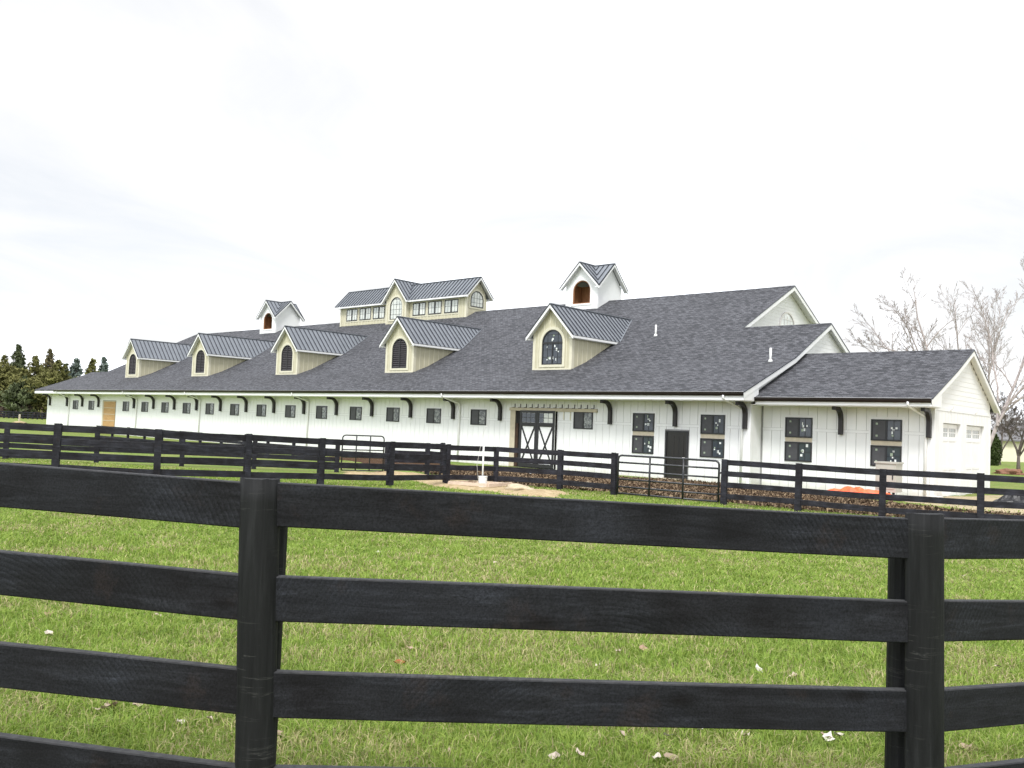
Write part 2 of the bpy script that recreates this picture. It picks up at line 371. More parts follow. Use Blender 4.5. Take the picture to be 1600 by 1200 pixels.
# ------------------------------------------------------------------ mesh helpers
class MB:
    def __init__(s): s.v = []; s.f = []

    def add(s, vs, fs):
        o = len(s.v); s.v += [tuple(x) for x in vs]; s.f += [[o + i for i in f] for f in fs]; return s

    def box(s, x0, x1, y0, y1, z0, z1):
        return s.add([(x0, y0, z0), (x1, y0, z0), (x1, y1, z0), (x0, y1, z0), (x0, y0, z1), (x1, y0, z1), (x1, y1, z1), (x0, y1, z1)],
                     [(0, 3, 2, 1), (4, 5, 6, 7), (0, 1, 5, 4), (1, 2, 6, 5), (2, 3, 7, 6), (3, 0, 4, 7)])

    def prism(s, pts, axis, a0, a1):
        """2D polygon pts extruded along axis ('x': pts=(y,z); 'y': pts=(x,z); 'z': pts=(x,y))"""
        n = len(pts)
        def P(p, a): return (a, p[0], p[1]) if axis == 'x' else ((p[0], a, p[1]) if axis == 'y' else (p[0], p[1], a))
        vs = [P(p, a0) for p in pts] + [P(p, a1) for p in pts]
        fs = [list(range(n)), list(range(2 * n - 1, n - 1, -1))] + [(i, i + n, (i + 1) % n + n, (i + 1) % n) for i in range(n)]
        return s.add(vs, fs)

    def ring(s, inner, outer, axis, a0, a1, closed=True):
        n = len(inner)
        def P(p, a): return (a, p[0], p[1]) if axis == 'x' else (p[0], a, p[1])
        vs = [P(p, a0) for p in inner] + [P(p, a0) for p in outer] + [P(p, a1) for p in inner] + [P(p, a1) for p in outer]
        fs = []
        for i in range(n if closed else n - 1):
            j = (i + 1) % n
            fs += [(i, j, n + j, n + i), (2 * n + i, 3 * n + i, 3 * n + j, 2 * n + j), (i, 2 * n + i, 2 * n + j, j), (n + i, n + j, 3 * n + j, 3 * n + i)]
        if not closed:
            fs += [(0, n, 3 * n, 2 * n), (n - 1, 3 * n - 1, 4 * n - 1, 2 * n - 1)]
        return s.add(vs, fs)

    def bar(s, p0, p1, w, h, up=(0, 0, 1), lift=0.0):
        p0, p1 = Vector(p0), Vector(p1); d = (p1 - p0).normalized(); up = Vector(up)
        sd_ = d.cross(up).normalized(); u = sd_.cross(d).normalized()
        vs = []
        for p in (p0, p1):
            for a, b in ((-1, 0), (1, 0), (1, 1), (-1, 1)):
                vs.append(p + sd_ * (a * w / 2) + u * (b * h + lift))
        return s.add(vs, [(0, 1, 2, 3), (7, 6, 5, 4), (0, 4, 5, 1), (1, 5, 6, 2), (2, 6, 7, 3), (3, 7, 4, 0)])

    def tube(s, pts, radii, n=6, cap=True):
        pts = [Vector(p) for p in pts]
        if isinstance(radii, (int, float)): radii = [radii] * len(pts)
        o = len(s.v); prev = None
        for i, p in enumerate(pts):
            d = (pts[min(i + 1, len(pts) - 1)] - pts[max(i - 1, 0)]).normalized()
            if prev is None:
                a = d.orthogonal().normalized()
            else:
                a = (prev - d * prev.dot(d));  a = a.normalized() if a.length > 1e-6 else d.orthogonal().normalized()
            prev = a; b = d.cross(a)
            for k in range(n):
                t_ = 2 * math.pi * k / n
                s.v.append(tuple(p + (a * math.cos(t_) + b * math.sin(t_)) * radii[i]))
        for i in range(len(pts) - 1):
            for k in range(n):
                k2 = (k + 1) % n
                s.f.append([o + i * n + k, o + i * n + k2, o + (i + 1) * n + k2, o + (i + 1) * n + k])
        if cap:
            s.f.append([o + k for k in range(n - 1, -1, -1)]); s.f.append([o + (len(pts) - 1) * n + k for k in range(n)])
        return s

    def mesh(s, name, smooth=False, fix=True):
        me = bpy.data.meshes.new(name); me.from_pydata(s.v, [], s.f)
        if fix:
            bm = bmesh.new(); bm.from_mesh(me); bmesh.ops.recalc_face_normals(bm, faces=bm.faces); bm.to_mesh(me); bm.free()
        if smooth: me.polygons.foreach_set('use_smooth', [True] * len(me.polygons))
        return me

    def build(s, name, mat, parent=None, smooth=False, loc=(0, 0, 0), kind=None, fix=True):
        me = s.mesh(name, smooth, fix); me.materials.append(M[mat] if isinstance(mat, str) else mat)
        return link(name, me, parent, loc, kind)


def link(name, me, parent=None, loc=(0, 0, 0), kind=None):
    o = bpy.data.objects.new(name, me); COL.objects.link(o); o.location = loc
    if parent is not None:
        o.parent = parent
        if parent.type == 'EMPTY': o.matrix_parent_inverse = Matrix.Translation(parent.location).inverted()
    if kind: o['kind'] = kind
    return o


def thing(name, label, cat, loc, group=None):
    o = bpy.data.objects.new(name, None); COL.objects.link(o); o.location = loc; o.empty_display_size = 0.3
    return tag(o, label, cat, group)


def tag(o, label, cat, group=None):
    o['label'] = label; o['category'] = cat
    if group: o['group'] = group
    return o


def arch(a, z0, zs, n=16, rise=None, cx=0.0):
    """arched outline: from bottom left up over to bottom right"""
    r = a if rise is None else rise
    return [(cx - a, z0)] + [(cx - a * math.cos(math.pi * i / n), zs + r * math.sin(math.pi * i / n)) for i in range(n + 1)] + [(cx + a, z0)]


def gz(x, y):
    """ground height: the paddock falls towards the barn"""
    k = 0.0265; t_ = -12.0 - y
    z = k * (0.5 * (t_ + math.sqrt(t_ * t_ + 6.0)))
    return min(z, 0.95) - 0.02 if y > -60 else 0.93


# ------------------------------------------------------------------ ground
def build_ground():
    xs = np.unique(np.concatenate([np.linspace(-2500, -200, 12), np.linspace(-200, 40, 16), np.linspace(40, 110, 90), np.linspace(110, 400, 12), np.linspace(400, 2500, 8)]))
    ys = np.unique(np.concatenate([np.linspace(-2500, -80, 8), np.linspace(-80, -40, 12), np.linspace(-40, 0, 80), np.linspace(0, 200, 16), np.linspace(200, 3000, 12)]))
    vs, fs = [], []
    for y in ys:
        for x in xs:
            z = gz(x, y)
            if 40 < x < 110 and -40 < y < -12:
                z += 0.02 * mnoise.noise(Vector((x * 0.6, y * 0.6, 0)))
            if not (x > -300 and x < 300 and y > -300 and y < 400): z -= 0.3
            vs.append((x, y, z))
    nx = len(xs)
    for j in range(len(ys) - 1):
        for i in range(nx - 1):
            a = j * nx + i; fs.append((a, a + 1, a + nx + 1, a + nx))
    b = MB(); b.v = vs; b.f = fs
    o = b.build('ground', 'ground', smooth=True, fix=False); o['kind'] = 'structure'
    return o


build_ground()


def patch(name, mat, outline, lift=0.006, hump=0.0, seed=0, res=0.45, noise_amp=0.35):
    """irregular ground patch: outline polygon sampled to a grid that follows the ground"""
    pts = [Vector((a, b)) for a, b in outline]
    def inside(x, y):
        c_ = False; j = len(pts) - 1
        for i in range(len(pts)):
            if ((pts[i].y > y) != (pts[j].y > y)) and (x < (pts[j].x - pts[i].x) * (y - pts[i].y) / (pts[j].y - pts[i].y) + pts[i].x): c_ = not c_
            j = i
        return c_
    x0 = min(p.x for p in pts) - 1; x1 = max(p.x for p in pts) + 1; y0 = min(p.y for p in pts) - 1; y1 = max(p.y for p in pts) + 1
    nx, ny = int((x1 - x0) / res) + 1, int((y1 - y0) / res) + 1
    idx = {}; b = MB(); occ = set()
    for j in range(ny):
        for i in range(nx):
            cx, cy = x0 + (i + .5) * res, y0 + (j + .5) * res
            w = Vector((cx, cy, seed)) * 0.9
            if inside(cx + noise_amp * mnoise.noise(w), cy + noise_amp * mnoise.noise(w + Vector((9, 3, 1)))): occ.add((i, j))
    def vid(i, j):
        if (i, j) not in idx:
            x = x0 + i * res + (random.random() - 0.5) * res * 0.5; y = y0 + j * res + (random.random() - 0.5) * res * 0.5
            f = sum((i + a, j + c_) in occ for a in range(-2, 2) for c_ in range(-2, 2)) / 16.0
            rim = max(0.0, min(1.0, (f - 0.62) / 0.38))
            h = hump * max(0, mnoise.noise(Vector((x * 0.8, y * 0.8, seed))) + 0.25)
            idx[(i, j)] = len(b.v); b.v.append((x, y, gz(x, y) - 0.05 * (1 - rim) + (lift + 0.025 + h) * rim))
        return idx[(i, j)]
    for i, j in sorted(occ): b.f.append([vid(i, j), vid(i + 1, j), vid(i + 1, j + 1), vid(i, j + 1)])
    o = b.build(name, mat, smooth=True, fix=False); o['kind'] = 'structure'
    return o, inside


MULCH = [(46, -6.8), (55, -8.0), (60.5, -10.2), (66.2, -11.5), (69.1, -11.1), (69.9, -10.6), (73.6, -10.4), (76.6, -10.4), (79.5, -9.6), (84, -7.2), (90, -4), (88, -1), (83, -4.0), (79, -4.9), (76, -3.6), (73.5, -2.1), (70, -1.3), (66.6, -1.0), (64.6, -2.6), (60, -2.4), (52, -2.2), (46, -2.2)]
_, in_mulch = patch('mulch_bed', 'mulch', MULCH, 0.012, 0.05, 3)
SAND = [(58.6, -13.6), (60.6, -10.9), (63.6, -11.3), (66.4, -12.2), (68.8, -12.3), (70.6, -13.0), (71.6, -14.4), (70.6, -16.0), (69.0, -15.5), (68.2, -16.2), (66.4, -15.6), (64.6, -14.6), (62.2, -15.0)]
_, in_sand = patch('sand_patch', 'sand', SAND, 0.02, 0.14, 8, 0.2, 1.5)
DRIVE = [(74.5, -1.0), (76.6, -4.0), (79, -5.4), (84, -4.4), (90, -1.6), (98, 3), (110, 12), (110, 30), (90, 26), (77.5, 24), (76.9, 9)]
_, in_drive = patch('bare_soil_drive', 'drive', DRIVE, 0.008, 0.0, 5, 0.9, 0.8)

# ------------------------------------------------------------------ barn
BARN = thing('horse_barn', 'long white board sided barn with charcoal roof, cream dormers and cupolas', 'barn', (30, 7, 0))
EY, EZ, KY, KZ, US = -1.2, 3.95, 3.7, 5.81, 0.507
LS = (KZ - EZ) / (KY - EY)
RY = 13.9; RZ = KZ + US * (RY - KY)


def rz(y):
    return EZ + LS * (y - EY) if y < KY else KZ + US * (y - KY)


def roof_profile(y0, z0, yk, zk, yr, zr, yb, zb, th, ykb=None, zkb=None):
    top = [(y0, z0), (yk, zk), (yr, zr)] + ([(ykb, zkb)] if ykb is not None else []) + [(yb, zb)]
    return top + [(a, b_ - th) for a, b_ in reversed(top)]


def roof_section(x0, x1, y0, z0, yk, zk, yr, zr, yb, zb, name='roof', ykb=None, zkb=None, front_x1=None):
    o = MB().prism(roof_profile(y0, z0, yk, zk, yr, zr, yb, zb, 0.12, ykb, zkb), 'x', x0, x1).build(name, 'shingle', BARN)
    d = Vector((yr - yk, zr - zk)).normalized() * 0.17
    db = Vector((yb - yr, zb - zr)).normalized() * 0.17
    if ykb is not None: db = Vector((ykb - yr, zkb - zr)).normalized() * 0.17
    MB().prism([(yr - d.x, zr - d.y + 0.004), (yr, zr + 0.03), (yr + db.x, zr + db.y + 0.004), (yr, zr - 0.01)], 'x', x0, x1 + 0.004).build('ridge_cap', 'shingle', o)
    return o


def rake(parent, x, y0, z0, yk, zk, yr, zr, yb, zb, wallx, depth=0.27, side=1):
    """white rake board on the gable edge and the soffit behind it"""
    for pts in ([(y0, z0), (yk, zk), (yr, zr)], [(yr, zr), (yb, zb)]):
        poly = [(a, b_ - 0.035) for a, b_ in pts] + [(a, b_ - depth) for a, b_ in reversed(pts)]
        MB().prism(poly, 'x', x - (0.03 if side > 0 else -0.004), x + (0.012 if side > 0 else 0.03)).build('rake_board', 'white_plain', parent)
        poly = [(a, b_ - 0.123) for a, b_ in pts] + [(a, b_ - 0.15) for a, b_ in reversed(pts)]
        MB().prism(poly, 'x', *sorted((wallx, x - 0.03 * side))).build('rake_soffit', 'white_plain', parent)
        dr = [(a, b_ + 0.012) for a, b_ in pts] + [(a, b_ - 0.036) for a, b_ in reversed(pts)]
        MB().prism(dr, 'x', *sorted((x + 0.002 * side, x + 0.03 * side))).build('drip_edge', 'seam', parent)


X0, X1, X2 = -8.85, 69.575, 76.74           # wall ends: left, main, wing
XL, XM, XG, XW = -9.2, 65.04, 69.85, 77.0   # roof ends: left wing, main gable, low gable, wing
main_roof = roof_section(-5.27, XM, EY, EZ, KY, KZ, RY, RZ, 29.0, EZ, ykb=24.1, zkb=KZ)
main_roof['label'] = 'charcoal shingled main roof with a shallower lower pitch'
# low gable section at the right
LGY = 7.67; LGZ = rz(LGY)
low_roof = roof_section(XM + 0.002, XG, EY, EZ, KY, KZ, LGY, LGZ, 15.6, LGZ - 0.51 * (15.6 - LGY))
rake(low_roof, XG, EY, EZ, KY, KZ, LGY, LGZ, 15.6, LGZ - 0.51 * (15.6 - LGY), X1)
rake(main_roof, XM, LGY - 0.3, rz(LGY - 0.3), 9, rz(9), RY, RZ, 24.1, KZ, 64.62)
# wing (garage)
WEY, WEZ, WRY, WRZ = -0.2, 3.77, 5.2, 6.08
WKY, WKZ = 3.0, 3.77 + 3.2 * 0.405
wing_roof = roof_section(X1 + 0.01, XW, WEY, WEZ, WKY, WKZ, WRY, WRZ, 9.55, 3.72)
rake(wing_roof, XW, WEY, WEZ, WKY, WKZ, WRY, WRZ, 9.55, 3.72, X2, 0.24)
# left end
LEY = 4.28; LEZ = rz(LEY)
left_roof = roof_section(XL, -5.272, EY, EZ, KY, KZ, LEY, LEZ, 9.8, LEZ - 0.42 * (9.8 - LEY))
rake(left_roof, XL, EY, EZ, KY, KZ, LEY, LEZ, 9.8, LEZ - 0.42 * (9.8 - LEY), X0, 0.25, -1)
rake(main_roof, -5.27, LEY, LEZ, 9, rz(9), RY, RZ, 24.1, KZ, -4.95, 0.25, -1)

# ---- wall cores
front_wall = MB().box(X0, X1, 0.0, 0.25, -0.3, 3.6).build('front_wall', 'core', BARN)
MB().box(X0, -4.95, 9.0, 9.2, -0.3, 3.8).box(-4.95, 64.6, 27.5, 27.75, -0.3, 4.0).build('rear_wall', 'white', BARN)
left_wall = MB().prism([(0.25, -0.3), (0.25, 3.7), (LEY, LEZ - 0.2), (9.0, 4.0), (9.0, -0.3)], 'x', X0, X0 + 0.2).build('left_end_wall', 'white', BARN)
MB().prism([(0.3, 3.5), (KY, KZ - .15), (RY, RZ - .15), (24.1, KZ - .15), (27.6, 4.2), (27.6, -0.3), (9.3, -0.3)], 'x', -4.95, -4.75).build('left_gable_wall', 'white', BARN)
upper_gable = MB().prism([(KY, KZ - .15), (RY, RZ - .15), (24.1, KZ - .15), (27.6, 4.2), (27.6, -0.3), (15, -0.3)], 'x', 64.4, 64.6).build('upper_gable_wall', 'white', BARN)
low_gable = MB().prism([(0.25, -0.3), (0.25, 4.2), (KY, KZ - .15), (LGY, LGZ - .15), (15.0, 3.9), (15.0, -0.3)], 'x', X1 - 0.2, X1).build('low_gable_wall', 'white', BARN)
MB().box(64.6, X1, 15.0, 15.2, -0.3, 3.9).build('low_section_rear_wall', 'white', BARN)
wing_wall = MB().box(X1, X2, 1.0, 1.25, -0.3, 3.5).build('wing_front_wall', 'core', BARN)
wing_end = MB().prism([(1.0, -0.3), (1.0, 3.42), (8.9, 3.42), (8.9, -0.3)], 'x', X2 - 0.35, X2 - 0.2).prism([(1.0, 3.42), (1.0, 4.1), (WRY, WRZ - .15), (8.9, 3.95), (8.9, 3.42)], 'x', X2 - 0.25, X2 - 0.02).build('wing_end_wall', 'core', BARN)
MB().box(X1, X2 - 0.36, 8.65, 8.9, -0.3, 3.9).build('wing_rear_wall', 'white', BARN)

# clapboards in the gables


def clapboards(parent, x, y_lo_fn, y_hi_fn, z0, z1, step=0.2):
    z = z0
    while z < z1:
        zt = min(z + step, z1)
        a, b_ = y_lo_fn((z + zt) / 2), y_hi_fn((z + zt) / 2)
        if b_ - a > 0.1:
            MB().add([(x + 0.013, a, z), (x + 0.013, b_, z), (x + 0.004, b_, zt), (x + 0.004, a, zt), (x, a, z), (x, b_, z), (x, b_, zt), (x, a, zt)],
                     [(0, 1, 2, 3), (4, 7, 6, 5), (0, 4, 5, 1), (1, 5, 6, 2), (2, 6, 7, 3), (3, 7, 4, 0)]).build('clapboard', 'white', parent)
        z = zt


def inv(pts):
    def fn(z):
        for (a, za), (b_, zb) in zip(pts, pts[1:]):
            if min(za, zb) <= z <= max(za, zb): return a + (b_ - a) * (z - za) / (zb - za)
        return pts[0][0] if z < pts[0][1] else pts[-1][0]
    return fn


clapboards(wing_end, X2 - 0.02, lambda z: max(1.0, inv([(WEY, WEZ - .16), (WKY, WKZ - .16), (WRY, WRZ - .16)])(z)), lambda z: min(8.9, inv([(9.55, 3.72 - .16), (WRY, WRZ - .16)])(z)), 3.50, 5.9)
clapboards(upper_gable, 64.6, inv([(KY, KZ - .16), (RY, RZ - .16)]), inv([(24.1, KZ - .16), (RY, RZ - .16)]), 7.2, 10.75)
clapboards(low_gable, X1, inv([(KY, KZ - .16), (LGY, LGZ - .16)]), inv([(15.0, LGZ - .51 * 7.33 - .16), (LGY, LGZ - .16)]), 5.4, 7.6)

# ---- windows
WIN_S = []   # openings on the front wall (x0,x1,z0,z1)


def sliding_window(cx, z0, z1, parent=None, y=0.0, muntins=False, w=1.2, bottom_casing=True, seed=0, name='window'):
    """black framed slider: screened left sash, glazed right sash"""
    parent = parent or BARN
    x0, x1 = cx - w / 2, cx + w / 2; f = 0.055
    fr = MB().box(x0, x1, y - 0.075, y - 0.005, z0, z0 + f).box(x0, x1, y - 0.075, y - 0.005, z1 - f, z1)
    fr.box(x0, x0 + f, y - 0.074, y - 0.006, z0 + f, z1 - f).box(x1 - f, x1, y - 0.074, y - 0.006, z0 + f, z1 - f)
    fr.box(cx - 0.035, cx + 0.035, y - 0.068, y - 0.006, z0 + f, z1 - f)
    o = fr.build(name, 'frame_black', parent)
    MB().box(x0 + f, cx - 0.035, y - 0.045, y - 0.03, z0 + f, z1 - f).build('insect_screen', 'screen', o)
    MB().box(cx + 0.035, x1 - f, y - 0.038, y - 0.02, z0 + f, z1 - f).build('glass_pane', 'glass' if muntins else 'reflection_film', o)
    if muntins:
        mb = MB(); rx0, rx1 = cx + 0.035, x1 - f
        mb.box((rx0 + rx1) / 2 - 0.009, (rx0 + rx1) / 2 + 0.009, y - 0.05, y - 0.0385, z0 + f, z1 - f)
        mb.box(rx0, rx1, y - 0.049, y - 0.0386, (z0 + z1) / 2 - 0.009, (z0 + z1) / 2 + 0.009)
        mb.build('muntin', 'frame_black', o)
        rs = random.Random(seed)
        for k in range(2):
            zz = (z1 - f - 0.16) if k == 0 else (z0 + f + 0.1)
            MB().box(x0 + f + 0.13, x0 + f + 0.21, y - 0.049, y - 0.0455, zz, zz + 0.08).build('sticker', 'sticker_green', o)
        for k in range(5):
            sx = rx0 + 0.04 + rs.random() * (rx1 - rx0 - 0.2); sz = z0 + f + 0.04 + rs.random() * (z1 - z0 - 0.3)
            w_, h_ = 0.04 + rs.random() * 0.06, 0.04 + rs.random() * 0.10
            MB().box(sx, sx + w_, y - 0.0425 - k * 0.0007, y - 0.0385, sz, sz + h_).build('sticker', ['sticker', 'sticker', 'sticker', 'sticker', 'sticker_green', 'sticker', 'sticker_red' if seed % 3 == 0 else 'sticker'][k], o)
    c = 0.10
    cs = MB().box(x0 - c, x0 - 0.002, y - 0.032, y, z0 - c, z1 + c).box(x1 + 0.002, x1 + c, y - 0.032, y, z0 - c, z1 + c)
    cs.box(x0 - 0.002, x1 + 0.002, y - 0.032, y, z1 + 0.002, z1 + c)
    if bottom_casing: cs.box(x0 - 0.002, x1 + 0.002, y - 0.036, y, z0 - c, z0 - 0.002)
    cs.build('casing', 'white_plain', o)
    return o


B = 3.66
open_front = []
for k in list(range(-1, 1)) + list(range(2, 15)) + [16]:
    cx = (k + 0.54) * B
    sliding_window(cx, 2.12, 2.98, seed=k)
    open_front.append((cx - 0.7, cx + 0.7, 2.02, 3.08))
for k in (17, 18):
    cx = (k + 0.52) * B
    sliding_window(cx, 2.12, 2.98, muntins=True, bottom_casing=False, seed=k)
    sliding_window(cx, 1.08, 1.92, muntins=True, seed=k + 40)
    MB().box(cx - 0.598, cx + 0.598, -0.034, 0, 1.925, 2.115).build('mull_board', 'beige', BARN)
    open_front.append((cx - 0.7, cx + 0.7, 0.98, 3.08))
open_wing = []
for i, cx in enumerate((71.32, 74.96)):
    sliding_window(cx, 2.12, 2.97, y=1.0, muntins=True, bottom_casing=False, seed=60 + i)
    sliding_window(cx, 1.10, 1.93, y=1.0, muntins=True, seed=80 + i)
    MB().box(cx - 0.598, cx + 0.598, 0.966, 1.0, 1.935, 2.115).build('mull_board', 'beige', BARN)
    open_wing.append((cx - 0.7, cx + 0.7, 1.00, 3.07))
open_front.append((55.6, 58.86, -0.1, 3.14))       # sliding door
open_front.append((58.86, 61.38, 3.08, 3.14))
open_front.append((65.3, 66.6, -0.1, 2.27))        # man door
open_front.append((4.4, 7.25, -0.1, 3.05))         # boarded door


def split_board(a, b_, z0, z1, opens):
    xs = sorted({a, b_} | {v_ for o in opens for v_ in o[:2] if a < v_ < b_})
    out = []
    for p, q in zip(xs, xs[1:]):
        mid = (p + q) / 2; segs = [(z0, z1)]
        for o in opens:
            if o[0] < mid < o[1]:
                ns = []
                for s0, s1 in segs:
                    if o[3] <= s0 or o[2] >= s1: ns.append((s0, s1)); continue
                    if o[2] > s0: ns.append((s0, o[2]))
                    if o[3] < s1: ns.append((o[3], s1))
                segs = ns
        for s0, s1 in segs:
            if s1 - s0 > 0.03 and q - p > 0.01: out.append((p, q, s0, s1))
    return out


def siding(s0, s1, opens, tiers, place, parent, single_from, pitch=0.405, gap=0.016):
    """vertical boards in tiers; place(mb, a, b, z0, z1, k) adds one box"""
    joined = MB()
    n = round((s1 - s0) / pitch); w = (s1 - s0) / n
    for ti, (z0, z1) in enumerate(tiers):
        for i in range(n):
            a, b_ = s0 + i * w + gap / 2, s0 + (i + 1) * w - gap / 2
            sh = 0.0
            pcs = split_board(a, b_, z0, z1, opens)
            if not pcs: continue
            tgt = MB() if a >= single_from else joined
            for pc in pcs: place(tgt, *pc, random.uniform(0, 0.004))
            if tgt is not joined: tgt.build('siding_board', 'white', parent)
    if joined.v: joined.build('siding_boards', 'white', parent, kind='stuff')


def band(s0, s1, opens, z0, z1, place, parent, name='band_board'):
    for p, q, a, b_ in split_board(s0, s1, z0, z1, opens):
        mb = MB(); place(mb, p, q, a, b_, 0.001); mb.build(name, 'white_plain', parent)


def place_front(mb, a, b_, z0, z1, k): mb.box(a, b_, -0.020 - k, 0.0, z0, z1)
def place_wing(mb, a, b_, z0, z1, k): mb.box(a, b_, 0.980 - k, 1.0, z0, z1)
def place_end(mb, a, b_, z0, z1, k): mb.box(X2 - 0.2, X2 + k, a, b_, z0, z1)


TIERS = [(-0.25, 2.385), (2.515, 3.57)]
siding(X0, X1 - 0.13, open_front, TIERS, place_front, front_wall, 46.0)
band(X0, X1 - 0.13, open_front, 2.392, 2.508, place_front, front_wall)
siding(X1 + 0.1, X2 - 0.13, open_wing, [(-0.25, 2.385), (2.515, 3.45)], place_wing, wing_wall, -99)
band(X1 + 0.1, X2 - 0.13, open_wing, 2.392, 2.508, place_wing, wing_wall)
open_end = [(2.1, 4.45, -0.4, 2.92), (5.28, 7.95, -0.4, 2.92)]
siding(1.13, 8.77, open_end, [(-0.25, 3.38)], place_end, wing_end, -99)
MB().box(X2 - 0.2, X2 + 0.02, 0.99, 8.92, 3.385, 3.495).build('band_board', 'white_plain', wing_end)
# corner boards
MB().box(X1 - 0.125, X1 + 0.03, -0.03, 0.14, -0.25, 3.57).build('corner_board', 'white_plain', BARN)
MB().box(X2 - 0.125, X2 + 0.022, 0.97, 1.125, -0.25, 3.45).build('corner_board', 'white_plain', BARN)
MB().box(X2 - 0.2, X2 + 0.024, 8.775, 8.93, -0.25, 3.385).build('corner_board', 'white_plain', BARN)
MB().box(X1 + 0.004, X1 + 0.02, 0.145, 0.98, -0.25, 3.5).build('return_wall_panel', 'white', BARN)

# ---- eaves
main_eave = MB().box(XL + 0.05, XG - 0.05, EY + 0.04, 0.0, 3.565, 3.60).build('soffit', 'white_plain', BARN)
MB().box(XL + 0.02, XG - 0.04, EY, EY + 0.038, 3.60, 3.85).build('fascia', 'white_plain', BARN)
def gutter(x0, x1, y, z):
    prof = [(y, z), (y, z - 0.15), (y - 0.07, z - 0.15), (y - 0.11, z - 0.07), (y - 0.125, z + 0.015), (y - 0.112, z + 0.015), (y - 0.100, z - 0.065), (y - 0.066, z - 0.138), (y - 0.01, z - 0.138), (y - 0.01, z)]
    MB().prism(prof, 'x', x0, x1).build('gutter', 'bronze', BARN)
    MB().box(x0, x1, y - 0.0, y + 0.03, z + 0.018, z + 0.03).build('drip_edge', 'white_plain', BARN)
gutter(-4.2, XG - 0.01, EY - 0.003, EZ - 0.02)
MB().box(X1 + 0.03, XW - 0.05, WEY + 0.04, 1.0, 3.44, 3.475).build('soffit', 'white_plain', BARN)
MB().box(XG + 0.04, XW - 0.035, WEY, WEY + 0.038, 3.475, 3.68).build('fascia', 'white_plain', BARN)
gutter(XG + 0.03, XW - 0.02, WEY - 0.003, WEZ - 0.015)
# boxed eave returns at the gable ends
MB().prism([(EY, 3.60), (EY, 3.86), (0.15, 4.40), (0.15, 3.60)], 'x', XG - 0.038, XG - 0.002).build('eave_return', 'white_plain', BARN)
MB().prism([(WEY, 3.475), (WEY, 3.70), (1.0, 4.14), (1.0, 3.475)], 'x', XW - 0.033, XW - 0.002).build('eave_return', 'white_plain', BARN)

# ---- brackets
def bracket_mesh():
    th = 0.17; out = []; inn = []
    n = 10; rc = 0.62
    # outer edge (near wall / soffit side), inner edge concave
    outer = [(0.0, 0.0), (0.0, 1.16), (-0.80, 1.16)]
    inner = [(-0.80, 1.02)]
    for i in range(n + 1):
        a = math.pi / 2 * i / n
        inner.append((-0.17 - 0.52 + 0.52 * math.sin(a), 0.46 + 0.56 * math.cos(a)))
    inner += [(-0.17, 0.0)]
    pts = outer + inner
    # fill the outside corner: timber follows the curve, so cut the corner near wall & soffit
    pts = [(0.0, 0.0), (0.0, 0.60)]
    for i in range(n + 1):
        a = math.pi / 2 * i / n
        pts.append((-0.56 + 0.56 * math.cos(a) - 0.0, 0.60 + 0.56 * math.sin(a)))
    pts += [(-0.84, 1.16), (-0.84, 1.0)]
    for i in range(n + 1):
        a = math.pi / 2 * (1 - i / n)
        pts.append((-0.54 + 0.37 * math.cos(a), 0.58 + 0.42 * math.sin(a)))
    pts += [(-0.17, 0.0)]
    return MB().prism(pts, 'x', -0.08, 0.08).mesh('bracket')


bm_ = bracket_mesh(); bm_.materials.append(M['bracket'])
for k in list(range(-2, 2)) + list(range(3, 16)) + [17, 18, 19]:
    x = k * B if k > -2 else -8.0
    link('bracket', bm_, BARN, (min(x, X1 - 0.2) if k == 19 else x, -0.025, 2.40))
for x in (73.15, 76.58): link('bracket', bm_, BARN, (x, 0.975, 2.27 + 0.03))

# ---- downspouts
def downspout(x, y_w, ey, ztop):
    MB().tube([(x - 0.3, ey - 0.05, ztop), (x - 0.3, ey - 0.05, ztop - 0.12), (x - 0.26, ey + 0.06, ztop - 0.2), (x - 0.02, y_w - 0.12, ztop - 0.52), (x, y_w - 0.07, ztop - 0.62), (x, y_w - 0.07, ztop - 1.2), (x, y_w - 0.07, 0.1)], 0.052, 8).build('downspout', 'plastic_white', BARN, True)
for k in (-1, 3, 6, 10, 14): downspout(k * B + 0.5, -0.02, EY, 3.80)
downspout(69.22, -0.02, EY, 3.80); downspout(76.46, 0.98, WEY, 3.64)

